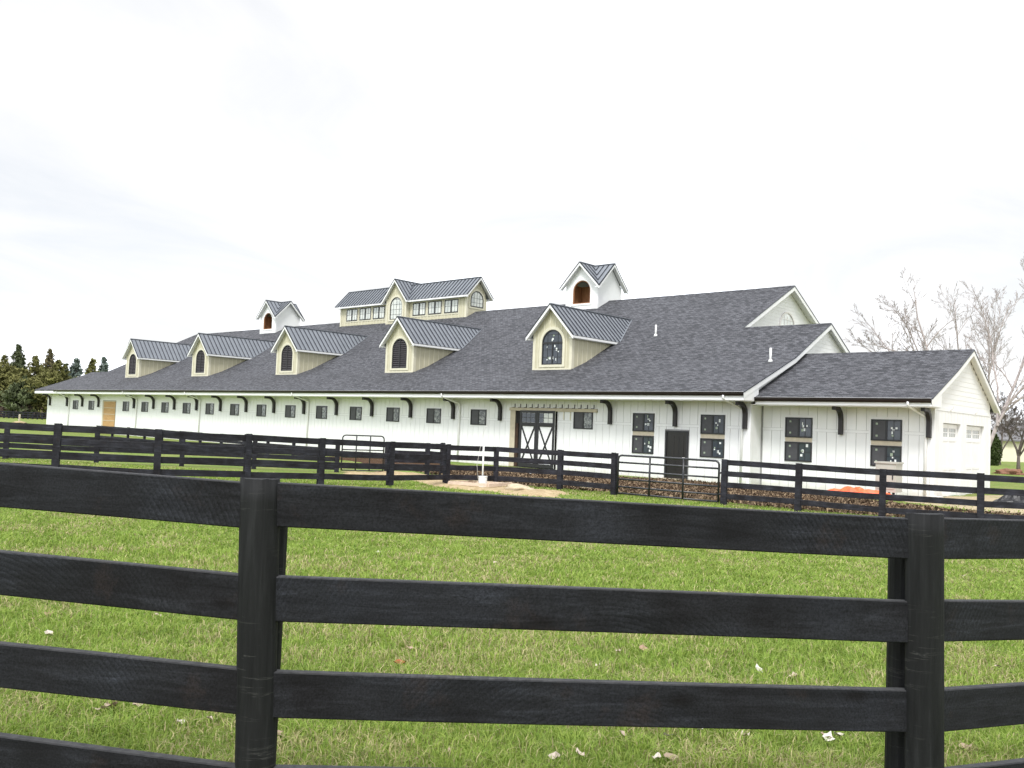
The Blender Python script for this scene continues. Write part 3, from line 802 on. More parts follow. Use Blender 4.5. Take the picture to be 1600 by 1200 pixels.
# ---- sliding barn door
sd_jamb = MB().box(55.62, 55.98, -0.06, 0.0, 0, 2.955).build('door_jamb', 'beige', BARN)
MB().box(55.58, 61.40, -0.11, -0.021, 2.965, 3.125).build('track_header', 'beige', BARN)
MB().box(55.98, 58.86, -0.015, -0.0005, 0, 3.1).build('door_opening', 'dark', BARN)
MB().box(55.99, 56.20, -0.05, -0.016, 0, 2.3).build('inner_post', 'old_brown', BARN)
for i in range(14):
    x = 55.9 + i * 0.405
    MB().box(x, x + 0.03, -0.06, -0.03, 3.13, 3.33).box(x - 0.16, x - 0.001, -0.055, -0.03, 3.13, 3.16).build('track_hanger', 'bracket', BARN)
for x in (59.25, 59.68): MB().box(x, x + 0.05, -0.05, -0.025, 2.55, 2.955).build('guide_strip', 'cream_trim', BARN)
for i, (a, b_) in enumerate(((56.42, 57.60), (57.61, 58.80))):
    y = -0.17
    d = MB().box(a, b_, y + 0.02, y + 0.055, 0.03, 2.99).build('sliding_door', 'white_plain', BARN)
    f = 0.13
    for q in ((a, a + f, 0.03, 2.99), (b_ - f, b_, 0.03, 2.99), (a + f, b_ - f, 2.86, 2.99), (a + f, b_ - f, 2.16, 2.36), (a + f, b_ - f, 0.03, 0.22)):
        MB().box(q[0], q[1], y - 0.012, y + 0.0195, q[2], q[3]).build('door_frame', 'frame_black', d)
    MB().bar((a + f, y + 0.004, 0.22), (b_ - f, y + 0.004, 2.16), 0.028, 0.09, (0, -1, 0.0) if False else (0, 0, 1), -0.045).build('cross_brace', 'frame_black', d)
    MB().bar((b_ - f, y + 0.010, 0.22), (a + f, y + 0.010, 2.16), 0.022, 0.09, (0, 0, 1), -0.045).build('cross_brace', 'frame_black', d)
    nx = 3
    pw = (b_ - a - 2 * f) / nx
    for j in range(nx):
        for r_ in range(2):
            zz = 2.36 + r_ * 0.25
            lit = (i == 1 and j > 0)
            MB().box(a + f + j * pw + 0.014, a + f + (j + 1) * pw - 0.014, y + 0.006, y + 0.019, zz + 0.014, zz + 0.236).build('glass_pane', 'pale_glass' if lit else 'glass', d)
    MB().box(a + f, b_ - f, y + 0.0, y + 0.018, 2.602, 2.622).build('muntin', 'frame_black', d)
    for j in range(1, nx): MB().box(a + f + j * pw - 0.010, a + f + j * pw + 0.010, y + 0.001, y + 0.0185, 2.36, 2.86).build('muntin', 'frame_black', d)
# ---- man door
md = MB().box(65.43, 66.48, -0.03, -0.001, 0.02, 2.14).build('entry_door', 'man_door', BARN)
MB().box(65.36, 65.43, -0.07, 0, 0, 2.21).box(66.48, 66.55, -0.07, 0, 0, 2.21).box(65.43, 66.48, -0.07, 0, 2.14, 2.21).build('door_frame', 'frame_black', md)
MB().box(65.58, 66.33, -0.042, -0.031, 1.05, 1.98).build('glass_pane', 'man_door', md)
for q in ((65.60, 65.92), (65.99, 66.31)): MB().box(q[0], q[1], -0.042, -0.031, 0.2, 0.85).build('panel', 'man_door', md)
for q in (65.82, 66.07): MB().box(q, q + 0.015, -0.05, -0.0425, 1.05, 1.98).build('muntin', 'frame_black', md)
MB().tube([(66.40, -0.03, 1.0), (66.40, -0.09, 1.0), (66.30, -0.09, 1.0)], 0.012, 6).build('handle', 'stone_white', md)
MB().box(65.25, 66.65, -0.38, -0.03, -0.02, 0.02).build('threshold', 'beige', BARN)
# ---- boarded door on the left
bd = MB().box(4.72, 7.12, -0.03, -0.001, 0, 2.93).build('boarded_door', 'plywood', BARN)
for z in (0.58, 1.17, 1.76, 2.34): MB().box(4.72, 7.12, -0.055, -0.031, z, z + 0.05).build('batten', 'beige', bd)
MB().box(4.45, 4.72, -0.05, 0, 0, 3.0).box(4.72, 7.2, -0.05, 0, 2.93, 3.0).build('door_jamb', 'beige', bd)

# ---- garage doors in the wing end
for a, b_ in ((2.1, 4.45), (5.28, 7.95)):
    xg = X2 - 0.15
    g = MB().box(xg - 0.05, xg, a + 0.03, b_ - 0.03, -0.1, 2.90).build('garage_door', 'white_plain', BARN)
    mid = (a + b_) / 2
    for q in ((a + 0.03, a + 0.16), (mid - 0.06, mid + 0.06), (b_ - 0.16, b_ - 0.03)):
        MB().box(xg, xg + 0.02, q[0], q[1], -0.05, 2.88).build('door_stile', 'white_plain', g)
    for z in (0.0, 1.05, 2.2, 2.74):
        for p, q in ((a + 0.165, mid - 0.065), (mid + 0.065, b_ - 0.165)): MB().box(xg, xg + 0.018, p, q, z, z + 0.13).build('door_rail', 'white_plain', g)
    for p, q in ((a + 0.2, mid - 0.1), (mid + 0.1, b_ - 0.2)):
        nn = 4; w = (q - p) / nn
        for j in range(nn):
            for r_ in range(2):
                MB().box(xg, xg + 0.006, p + j * w + 0.03, p + (j + 1) * w - 0.03, 2.36 + r_ * 0.19 + 0.02, 2.36 + (r_ + 1) * 0.19 - 0.02).build('glass_pane', 'garage_glass', g)
for y in (2.9, 6.4):
    MB().box(X2 + 0.02, X2 + 0.05, y, y + 0.10, 3.40, 3.47).tube([(X2 + 0.05, y + 0.05, 3.46), (X2 + 0.12, y + 0.05, 3.52), (X2 + 0.13, y + 0.05, 3.60)], 0.012, 5).build('lamp_bracket', 'stone_white', BARN)

# ---- vent pipes
for x, y in ((59.95, 7.15), (68.89, 3.15)):
    MB().tube([(x, y, rz(y) - 0.1), (x, y, rz(y) + 0.62)], 0.055, 10).tube([(x, y, rz(y) - 0.05), (x, y, rz(y) + 0.09)], [0.13, 0.07], 10).build('vent_pipe', 'plastic_white', BARN, True)


# ---- metal roof slope with individual seams
def slope(parent, p_e0, p_e1, p_r1, p_r0, thick=0.03, spacing=0.40, name='metal_roof_slope', along='y', seams=True):
    """p_e0,p_e1: eave (start,end); p_r1,p_r0: ridge (end,start). seams run eave->ridge at constant 'along' coordinate"""
    P = [Vector(p) for p in (p_e0, p_e1, p_r1, p_r0)]
    nrm = (P[1] - P[0]).cross(P[3] - P[0]).normalized()
    if nrm.z < 0: nrm = -nrm
    mb = MB(); lo = [p - nrm * thick for p in P]
    mb.add(P + lo, [(0, 1, 2, 3), (7, 6, 5, 4), (0, 4, 5, 1), (1, 5, 6, 2), (2, 6, 7, 3), (3, 7, 4, 0)])
    o = mb.build(name, 'metal', parent)
    if not seams: return o
    ax = 1 if along == 'y' else 0
    lo_, hi_ = min(p[ax] for p in P), max(p[ax] for p in P)
    n = max(2, round((hi_ - lo_) / spacing))
    def seg_at(a, b_, c_):
        if (a[ax] - c_) * (b_[ax] - c_) > 0 or abs(a[ax] - b_[ax]) < 1e-6: return None
        t_ = (c_ - a[ax]) / (b_[ax] - a[ax]); return a + (b_ - a) * t_
    for i in range(n + 1):
        c_ = lo_ + 0.02 + (hi_ - lo_ - 0.04) * i / n
        hits = []
        for a, b_ in ((P[0], P[1]), (P[1], P[2]), (P[2], P[3]), (P[3], P[0])):
            h = seg_at(a, b_, c_)
            if h is not None and all((h - q).length > 1e-3 for q in hits): hits.append(h)
        if len(hits) >= 2:
            hits.sort(key=lambda q: q.z)
            if (hits[-1] - hits[0]).length > 0.25:
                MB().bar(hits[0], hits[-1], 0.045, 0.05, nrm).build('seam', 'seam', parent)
    return o


def gable_roof_y(parent, hx, y0, y1, ze, zr, spacing=0.40, fascia=0.16, trunc=None, rake_front=True, rake_back=False):
    """ridge along y, eaves at x=+-hx; trunc: (eave end y) where the eave dies into a slope"""
    ye = trunc if trunc else y1
    for s in (-1, 1):
        slope(parent, (s * hx, y0, ze), (s * hx, ye, ze), (0, y1, zr), (0, y0, zr), 0.03, spacing)
        MB().box(*sorted((s * (hx - 0.04), s * (hx - 0.002))), y0 + 0.02, ye, ze - fascia, ze - 0.034).build('eave_fascia', 'white_plain', parent)
        for yy, on in ((y0, rake_front), (y1, rake_back)):
            if not on: continue
            th = 0.03
            a, b_ = (yy - 0.006, yy + 0.03) if yy == y0 else (yy - 0.03, yy + 0.006)
            k = (zr - ze) / hx
            dz = fascia * 1.25
            MB().prism([(s * hx, ze - 0.036), (0, zr - 0.036), (0, zr - 0.036 - dz), (s * hx, ze - 0.036 - dz)], 'y', a, b_).build('rake_board', 'white_plain', parent)
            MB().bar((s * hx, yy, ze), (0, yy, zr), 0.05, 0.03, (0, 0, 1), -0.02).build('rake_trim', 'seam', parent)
    MB().bar((0, y0 - 0.02, zr), (0, y1, zr), 0.16, 0.045, (0, 0, 1), -0.01).build('ridge_cap', 'metal', parent)
    return


def cross_roof(parent, yc, hr, ze, zr, spacing=0.40, fascia=0.14):
    """four equal gables: eight triangular slopes meeting in valleys, rake boards on each gable"""
    for s in (-1, 1):
        for e in (-1, 1):
            slope(parent, (s * hr, yc + e * hr, ze), (s * hr, yc + e * hr * 0.999, ze), (0, yc, zr), (0, yc + e * hr, zr), 0.03, spacing, along='y')
            slope(parent, (e * hr, yc + s * hr, ze), (e * hr * 0.999, yc + s * hr, ze), (0, yc, zr), (e * hr, yc, zr), 0.03, spacing, along='x')
    for e in (-1, 1):
        for s in (-1, 1):
            dz = fascia * 1.25
            a, b_ = sorted((yc + e * (hr + 0.006), yc + e * (hr - 0.03)))
            MB().prism([(s * hr, ze - 0.036), (0, zr - 0.036), (0, zr - 0.036 - dz), (s * hr, ze - 0.036 - dz)], 'y', a, b_).build('rake_board', 'white_plain', parent)
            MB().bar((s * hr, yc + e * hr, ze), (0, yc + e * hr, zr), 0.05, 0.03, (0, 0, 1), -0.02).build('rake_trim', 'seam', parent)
            a, b_ = sorted((e * (hr + 0.006), e * (hr - 0.03)))
            MB().prism([(yc + s * hr, ze - 0.036), (yc, zr - 0.036), (yc, zr - 0.036 - dz), (yc + s * hr, ze - 0.036 - dz)], 'x', a, b_).build('rake_board', 'white_plain', parent)
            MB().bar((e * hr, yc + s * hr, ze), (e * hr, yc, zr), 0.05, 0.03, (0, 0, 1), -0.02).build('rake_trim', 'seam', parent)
    MB().bar((0, yc - hr - 0.02, zr), (0, yc + hr + 0.02, zr), 0.16, 0.045, (0, 0, 1), -0.01).build('ridge_cap', 'metal', parent)
    MB().bar((-hr - 0.02, yc, zr), (hr + 0.02, yc, zr), 0.16, 0.043, (0, 0, 1), -0.012).build('ridge_cap', 'metal', parent)


def gable_roof_x(parent, x0, x1, yc, hy, ze, zr, spacing=0.40, fascia=0.16, rakes=(True, True)):
    for s in (-1, 1):
        slope(parent, (x0, yc + s * hy, ze), (x1, yc + s * hy, ze), (x1, yc, zr), (x0, yc, zr), 0.03, spacing, along='x')
        MB().box(x0 + 0.02, x1 - 0.02, *sorted((yc + s * (hy - 0.04), yc + s * (hy - 0.002))), ze - fascia, ze - 0.034).build('eave_fascia', 'white_plain', parent)
        for xx, on in zip((x0, x1), rakes):
            if not on: continue
            a, b_ = (xx - 0.006, xx + 0.03) if xx == x0 else (xx - 0.03, xx + 0.006)
            dz = fascia * 1.25
            MB().prism([(yc + s * hy, ze - 0.036), (yc, zr - 0.036), (yc, zr - 0.036 - dz), (yc + s * hy, ze - 0.036 - dz)], 'x', a, b_).build('rake_board', 'white_plain', parent)
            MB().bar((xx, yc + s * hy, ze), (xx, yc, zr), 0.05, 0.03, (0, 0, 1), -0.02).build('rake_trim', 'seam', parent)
    MB().bar((x0 - 0.02, yc, zr), (x1 + 0.02, yc, zr), 0.16, 0.045, (0, 0, 1), -0.01).build('ridge_cap', 'metal', parent)


def arched_unit(parent, a, z0, zs, y, kind, cx=0.0, depth=0.07, seed=0):
    """window or louvre set in an arched opening of a wall whose face is at y (facing -y)"""
    inn = arch(a - 0.06, z0 + 0.06, zs, cx=cx); out = arch(a, z0, zs, cx=cx)
    MB().ring(inn, out, 'y', y - 0.02, y + depth).build('window_frame', 'frame_black', parent)
    cin = arch(a + 0.005, z0 - 0.005, zs, cx=cx); cout = arch(a + 0.17, z0 - 0.14, zs, cx=cx)
    MB().ring(cin, cout, 'y', y - 0.045, y - 0.002).build('casing', 'cream_trim', parent)
    if kind == 'louvre':
        MB().prism(arch(a - 0.03, z0 + 0.03, zs, cx=cx), 'y', y + depth - 0.01, y + depth).build('louvre_back', 'dark', parent)
        sl = MB(); z = z0 + 0.09
        while z < zs + a - 0.12:
            hw = a - 0.07 if z < zs else math.sqrt(max(0, (a - 0.06) ** 2 - (z + 0.05 - zs) ** 2))
            if hw > 0.08:
                sl.add([(cx - hw, y - 0.01, z), (cx + hw, y - 0.01, z), (cx + hw, y + 0.05, z + 0.085), (cx - hw, y + 0.05, z + 0.085), (cx - hw, y - 0.01, z - 0.016), (cx + hw, y - 0.01, z - 0.016), (cx + hw, y + 0.05, z + 0.07), (cx - hw, y + 0.05, z + 0.07)],
                       [(0, 1, 2, 3), (7, 6, 5, 4), (0, 4, 5, 1), (1, 5, 6, 2), (2, 6, 7, 3), (3, 7, 4, 0)])
            z += 0.135
        sl.build('louvre_slats', 'slat', parent, kind='stuff')
        MB().box(cx - 0.03, cx + 0.03, y - 0.03, y - 0.011, z0 + 0.06, zs + a - 0.07).build('louvre_stile', 'frame_black', parent)
    else:
        pane = 'glass' if kind == 'glazed' else 'pale_glass'
        MB().prism(arch(a - 0.05, z0 + 0.05, zs, cx=cx), 'y', y + 0.02, y + 0.035).build('glass_pane', pane, parent)
        if kind == 'glazed':
            MB().box(cx - a + 0.06, cx + a - 0.06, y - 0.018, y + 0.0195, zs - 0.04, zs + 0.04).build('transom_bar', 'frame_black', parent)
            MB().box(cx - 0.035, cx + 0.035, y - 0.017, y + 0.0195, z0 + 0.06, zs - 0.04).build('mullion', 'frame_black', parent)
            rs = random.Random(seed)
            for k in range(12):
                side = -1 if k % 2 else 1
                sx = cx + side * (0.08 + rs.random() * 0.36) - 0.07; sz = z0 + 0.1 + rs.random() * (zs - z0 - 0.3)
                if k > 8: sx = cx - 0.1 + rs.random() * 0.15; sz = zs + 0.08 + rs.random() * 0.3
                w_, h_ = 0.04 + rs.random() * 0.07, 0.05 + rs.random() * 0.11
                MB().box(sx, sx + w_, y + 0.0145 - k * 0.0006, y + 0.0195, sz, sz + h_).build('sticker', 'sticker_green' if k in (3, 9) else 'sticker', parent)
            xs_ = (cx - a / 2, cx + a / 2)
        else:
            xs_ = (cx - a / 2, cx, cx + a / 2)
        for x in xs_:
            top = zs + math.sqrt(max(0, (a - 0.07) ** 2 - (x - cx) ** 2))
            MB().box(x - 0.010, x + 0.010, y + 0.006, y + 0.0197, z0 + 0.06, top).build('muntin', 'frame_black', parent)
        for z in np.arange(z0 + 0.42, zs + a * 0.8, 0.42):
            hw = a - 0.07 if z < zs else math.sqrt(max(0.01, (a - 0.07) ** 2 - (z - zs) ** 2))
            MB().box(cx - hw, cx + hw, y + 0.007, y + 0.0196, z - 0.010, z + 0.010).build('muntin', 'frame_black', parent)


def gable_face(hw, base, top, apex, a, zs, y0, y1, cx=0.0):
    """front wall polygon with an arched opening that runs to the base (a sill piece closes it)"""
    pts = [(cx - hw, base), (cx - hw, top), (cx, apex), (cx + hw, top), (cx + hw, base)]
    hole = [(x, z) for x, z in reversed(arch(a, base, zs, cx=cx))]
    return MB().prism(pts + hole, 'y', y0, y1)


# ---- dormers
DY = 2.48; DHW = 1.385; DA = 0.74; DZ0 = 5.62; DZS = 6.83; DZE = 7.19; DZR = 8.98; DHR = 1.7


def make_dormer(xc, kind, label, seed=0):
    base = rz(DY) - 0.05; k = (DZR - DZE) / DHR
    apex = DZR - 0.10; top = DZE + k * (DHR - DHW) - 0.10
    mb = gable_face(DHW, base, top, apex, DA, DZS, DY, DY + 0.12)
    mb.box(-DA, DA, DY + 0.001, DY + 0.119, base, DZ0)
    for s in (-1, 1):
        ze = top; ye = KY + (ze - KZ) / US
        xs_ = sorted((s * DHW, s * (DHW - 0.12)))
        mb.prism([(DY + 0.121, rz(DY + .12) - 0.05), (KY, KZ - 0.05), (ye, ze - 0.05), (ye, ze), (DY + 0.121, ze)], 'x', *xs_)
    d = mb.build('dormer', 'cream', BARN, loc=(xc, 0, 0))
    if label: d['label'] = label
    # corner boards, battens
    for s in (-1, 1):
        MB().box(*sorted((s * (DHW + 0.025), s * (DHW - 0.16))), DY - 0.03, DY - 0.001, base + 0.04, top - 0.02).build('corner_board', 'cream_trim', d)
        MB().box(*sorted((s * (DHW + 0.026), s * (DHW + 0.001))), DY, DY + 0.18, rz(DY + .18) - 0.03, top - 0.02).build('corner_board', 'cream_trim', d)
        y = DY + 0.52
        while rz(y) < DZE - 0.25:
            MB().box(*sorted((s * (DHW + 0.022), s * (DHW + 0.001))), y - 0.025, y + 0.025, rz(y) - 0.02, DZE - 0.17).build('batten', 'cream_trim', d); y += 0.405
        # eave soffit
        MB().box(*sorted((s * (DHW + 0.002), s * (DHR - 0.045))), DY - 0.30, 6.3, DZE - 0.17, DZE - 0.15).build('eave_soffit', 'white_plain', d)
    for x in (-1.02, -0.62, -0.2, 0.2, 0.62, 1.02):
        zt = top + (apex - top) * (1 - abs(x) / DHW) - 0.1
        zb = base + 0.05
        if abs(x) < DA + 0.16:
            zb = DZS + math.sqrt(max(0.02, (DA + 0.17) ** 2 - x * x)) + 0.01
            MB().box(x - 0.025, x + 0.025, DY - 0.022, DY - 0.001, base + 0.03, DZ0 - 0.145).build('batten', 'cream_trim', d)
        if zt - zb > 0.05: MB().box(x - 0.025, x + 0.025, DY - 0.022, DY - 0.001, zb, zt).build('batten', 'cream_trim', d)
    MB().box(-DHW, DHW, DY - 0.05, DY - 0.031, base, base + 0.12).build('base_flashing', 'cream_trim', d)
    yr = KY + (DZR - KZ) / US; ye = KY + (DZE - KZ) / US
    gable_roof_y(d, DHR, DY - 0.35, yr + 0.05, DZE, DZR, 0.395, 0.15, trunc=ye + 0.04)
    # rake soffit (underside of the front overhang)
    for s in (-1, 1):
        MB().prism([(s * DHR * 0.985, DZE - 0.07), (0, DZR - 0.05), (0, DZR - 0.075), (s * DHR * 0.985, DZE - 0.095)], 'y', DY - 0.315, DY - 0.001).build('rake_soffit', 'white_plain', d)
        MB().bar((s * (DHR + 0.0), ye + 0.02, DZE - 0.01), (s * 0.0, yr + 0.06, DZR - 0.01), 0.16, 0.012, (0, -US, 1), 0.03).build('valley_flashing', 'metal', d)
    arched_unit(d, DA, DZ0, DZS, DY, kind, seed=seed)
    return d


ORD = ['nearest dormer, with a glazed arched window', 'second dormer, with a dark louvred arch', 'middle dormer, with a dark louvred arch', 'fourth dormer, with a dark louvred arch', 'farthest dormer, with a dark louvred arch']
for i in range(5):
    make_dormer(56.27 - 12.95 * i + (0.15 if i == 4 else 0), 'glazed' if i == 0 else 'louvre', ORD[i], seed=5)

# ---- cupolas
def make_cupola(xc, label):
    yc = RY + 0.05; hw = 1.36; hr = 1.72; ze, zr = 11.82, 13.55; base = 10.0
    k = (zr - ze) / hr; top = ze + k * (hr - hw) - 0.09; apex = zr - 0.09
    a, z0, zs = 0.75, 10.72, 11.58
    mb = gable_face(hw, base, top, apex, a, zs, yc - hw, yc - hw + 0.10)
    mb.box(-a, a, yc - hw + 0.001, yc - hw + 0.099, base, z0)
    mb2 = gable_face(hw, base, top, apex, a, zs, yc + hw - 0.10, yc + hw); mb.add(mb2.v, mb2.f)
    for s in (-1, 1):
        mb.prism([(yc - hw + 0.101, base), (yc - hw + 0.101, top), (yc, apex), (yc + hw - 0.101, top), (yc + hw - 0.101, base)], 'x', *sorted((s * hw, s * (hw - 0.1))))
    c = mb.build('cupola', 'white', BARN, loc=(xc, 0, 0)); c['label'] = label
    MB().box(-hw + 0.101, hw - 0.101, yc - 0.2, yc - 0.1, base, top).box(-1.0, -0.9, yc - hw + 0.11, yc - 0.21, base, top).box(0.9, 1.0, yc - hw + 0.11, yc - 0.21, base, top).build('inner_panel', 'cupola_in', c)
    for s in (-1, 1):
        MB().box(*sorted((s * (hw + 0.022), s * (hw - 0.14))), yc - hw - 0.024, yc - hw - 0.001, base, top - 0.02).build('corner_board', 'white_plain', c)
        MB().box(*sorted((s * (hw + 0.023), s * (hw + 0.001))), yc - hw, yc - hw + 0.15, base, top - 0.02).build('corner_board', 'white_plain', c)
        MB().box(*sorted((s * (hw + 0.021), s * (hw + 0.001))), yc + hw - 0.15, yc + hw, base, top - 0.02).build('corner_board', 'white_plain', c)
    MB().ring(arch(a + 0.002, z0 - 0.002, zs), arch(a + 0.13, z0 - 0.12, zs), 'y', yc - hw - 0.035, yc - hw - 0.002).build('casing', 'white_plain', c)
    MB().ring(arch(a - 0.05, z0 + 0.05, zs), arch(a, z0, zs), 'y', yc - hw - 0.01, yc - hw + 0.12).build('arch_lining', 'cupola_in', c)
    cross_roof(c, yc, hr, ze, zr)
    for s in (-1, 1):
        MB().prism([(s * hr * .985, ze - 0.07), (0, zr - 0.05), (0, zr - 0.075), (s * hr * .985, ze - 0.095)], 'y', yc - hr + 0.035, yc - hw - 0.001).build('rake_soffit', 'white_plain', c)
        MB().prism([(yc + s * hr * .985, ze - 0.07), (yc, zr - 0.05), (yc, zr - 0.075), (yc + s * hr * .985, ze - 0.095)], 'x', hw + 0.024, hr - 0.035).build('rake_soffit', 'white_plain', c)
        MB().bar((s * hr * 0.99, yc - hr * 0.99, ze), (0, yc, zr), 0.15, 0.02, (0, 0, 1), 0.0).build('valley_flashing', 'metal', c)
    return c


make_cupola(50.3, 'white cupola nearer the garage wing with a brown arched opening')
make_cupola(11.35, 'white cupola far along the ridge with a brown arched opening')

# ---- clerestory monitor
MX0, MX1, MY0, MY1, MYC = 22.65, 38.75, 12.9, 15.1, 14.0
MZE, MZR, MHY = 12.17, 13.74, 1.5
mk = (MZR - MZE) / MHY; mtop = MZE + mk * (MHY - 1.1) - 0.09
mb = MB().box(MX0, MX1, MY0, MY0 + 0.12, 10.0, MZE).box(MX0, MX1, MY1 - 0.12, MY1, 10.0, MZE)
for xx in (MX0, MX1 - 0.12):
    mb.prism([(MY0 + 0.121, 10.0), (MY0 + 0.121, mtop), (MYC, MZR - 0.09), (MY1 - 0.121, mtop), (MY1 - 0.121, 10.0)], 'x', xx, xx + 0.12)
mon = mb.build('clerestory', 'cream', BARN); mon['label'] = 'cream clerestory on the ridge with a central cross gable'
_cx, _hr, _dr = 30.75, 1.62, (14.02 - MZR) / ((14.02 - 12.17) / 1.62)
for x0_, xe_, xr_, rk in ((MX0 - 0.35, _cx - _hr + 0.03, _cx - _dr, (True, False)), (MX1 + 0.4, _cx + _hr - 0.03, _cx + _dr, (True, False))):
    for s in (-1, 1):
        slope(mon, (x0_, MYC + s * MHY, MZE), (xe_, MYC + s * MHY, MZE), (xr_, MYC, MZR), (x0_, MYC, MZR), 0.03, 0.40, along='x')
        MB().box(*sorted((x0_, xe_)), *sorted((MYC + s * (MHY - 0.04), MYC + s * (MHY - 0.002))), MZE - 0.15, MZE - 0.034).build('eave_fascia', 'white_plain', mon)
        e = 1 if x0_ > _cx else -1
        MB().prism([(MYC + s * MHY, MZE - 0.036), (MYC, MZR - 0.036), (MYC, MZR - 0.22), (MYC + s * MHY, MZE - 0.22)], 'x', *sorted((x0_ - e * 0.03, x0_ + e * 0.006))).build('rake_board', 'white_plain', mon)
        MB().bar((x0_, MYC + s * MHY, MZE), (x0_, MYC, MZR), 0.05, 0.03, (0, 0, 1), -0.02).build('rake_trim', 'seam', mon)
    MB().bar((x0_, MYC, MZR), (xr_, MYC, MZR), 0.16, 0.045, (0, 0, 1), -0.01).build('ridge_cap', 'metal', mon)
for s in (-1, 1):
    MB().prism([(MYC + s * MHY * .985, MZE - 0.07), (MYC, MZR - 0.05), (MYC, MZR - 0.075), (MYC + s * MHY * .985, MZE - 0.095)], 'x', MX1 + 0.03, MX1 + 0.365).build('rake_soffit', 'white_plain', mon)
for a, b_ in ((MX0, 29.4), (32.1, MX1)): MB().box(a, b_, MY0 - 0.355, MY0 - 0.032, MZE - 0.15, MZE - 0.13).build('eave_soffit', 'white_plain', mon)
wins = [(23.58, 25.13), (25.45, 27.02), (27.32, 28.88), (32.49, 34.05), (34.37, 35.95), (36.29, 37.85)]
for a, b_ in wins:
    z0, z1 = 10.89, 11.95; y = MY0; f = 0.075; mid = (a + b_) / 2
    fr = MB().box(a, b_, y - 0.06, y - 0.004, z0, z0 + f).box(a, b_, y - 0.06, y - 0.004, z1 - f, z1)
    for p in ((a, a + f), (mid - 0.075, mid + 0.075), (b_ - f, b_)): fr.box(p[0], p[1], y - 0.059, y - 0.005, z0 + f, z1 - f)
    fr.build('window_frame', 'frame_black', mon)
    for p, q in ((a + f, mid - 0.075), (mid + 0.075, b_ - f)):
        MB().box(p, q, y - 0.03, y - 0.015, z0 + f, z1 - f).build('glass_pane', 'pale_glass', mon)
        MB().box((p + q) / 2 - 0.01, (p + q) / 2 + 0.01, y - 0.042, y - 0.0305, z0 + f, z1 - f).build('muntin', 'frame_black', mon)
        MB().box(p, q, y - 0.041, y - 0.0306, (z0 + z1) / 2 - 0.01, (z0 + z1) / 2 + 0.01).build('muntin', 'frame_black', mon)
    c = 0.12
    MB().box(a - c, a - .002, y - 0.03, y - 0.001, z0 - c, z1 + 0.08).box(b_ + .002, b_ + c, y - 0.03, y - 0.001, z0 - c, z1 + 0.08).box(a - .002, b_ + .002, y - 0.03, y - 0.001, z0 - c, z0 - .002).box(a - .002, b_ + .002, y - 0.03, y - 0.001, z1 + .002, z1 + 0.08).build('casing', 'cream_trim', mon)
x = MX0 + 0.3
while x < MX1 - 0.1:
    hit = [w_ for w_ in wins if w_[0] - 0.15 < x < w_[1] + 0.15]
    zt = 10.765 if hit else 12.0
    MB().box(x - 0.025, x + 0.025, MY0 - 0.022, MY0 - 0.001, rz(MY0) - 0.05, zt).build('batten', 'cream_trim', mon); x += 0.405
for xx in (MX0, MX1):
    s = -1 if xx == MX0 else 1
    MB().box(*sorted((xx + s * 0.025, xx - s * 0.17)), MY0 - 0.028, MY0 - 0.0235, 10.2, 12.02).box(*sorted((xx + s * 0.026, xx + s * 0.001)), MY0 - 0.02, MY0 + 0.17, 10.2, 12.3).build('corner_board', 'cream_trim', mon)
# arched window in the right gable of the clerestory (faces +x)
ai = arch(0.64, 11.42, 11.92, cx=MYC); ao = arch(0.71, 11.35, 11.92, cx=MYC)
MB().ring(ai, ao, 'x', MX1 + 0.002, MX1 + 0.06).build('window_frame', 'frame_black', mon)
MB().ring(arch(0.712, 11.348, 11.92, cx=MYC), arch(0.86, 11.22, 11.92, cx=MYC), 'x', MX1 + 0.001, MX1 + 0.04).build('casing', 'cream_trim', mon)
MB().prism(arch(0.66, 11.4, 11.92, cx=MYC), 'x', MX1 + 0.004, MX1 + 0.02).build('glass_pane', 'pale_glass', mon)
for yy in (MYC - 0.32, MYC, MYC + 0.32): MB().box(MX1 + 0.0205, MX1 + 0.034, yy - 0.01, yy + 0.01, 11.42, 12.42 if yy != MYC else 12.55).build('muntin', 'frame_black', mon)
for zz in (11.7, 12.05): MB().box(MX1 + 0.021, MX1 + 0.033, MYC - 0.6, MYC + 0.6, zz - 0.01, zz + 0.01).build('muntin', 'frame_black', mon)
for yy in np.arange(MY0 + 0.3, MY1, 0.405):
    if abs(yy - MYC) > 0.8 or True:
        zt = mtop + (MZR - 0.09 - mtop) * (1 - abs(yy - MYC) / 1.1) - 0.06
        zb = 11.92 + math.sqrt(max(0, .88 ** 2 - (yy - MYC) ** 2)) if abs(yy - MYC) < 0.88 else rz(min(yy, RY)) - 0.2
        if zt - zb > 0.06: MB().box(MX1 + 0.001, MX1 + 0.02, yy - 0.025, yy + 0.025, zb, zt).build('batten', 'cream_trim', mon)
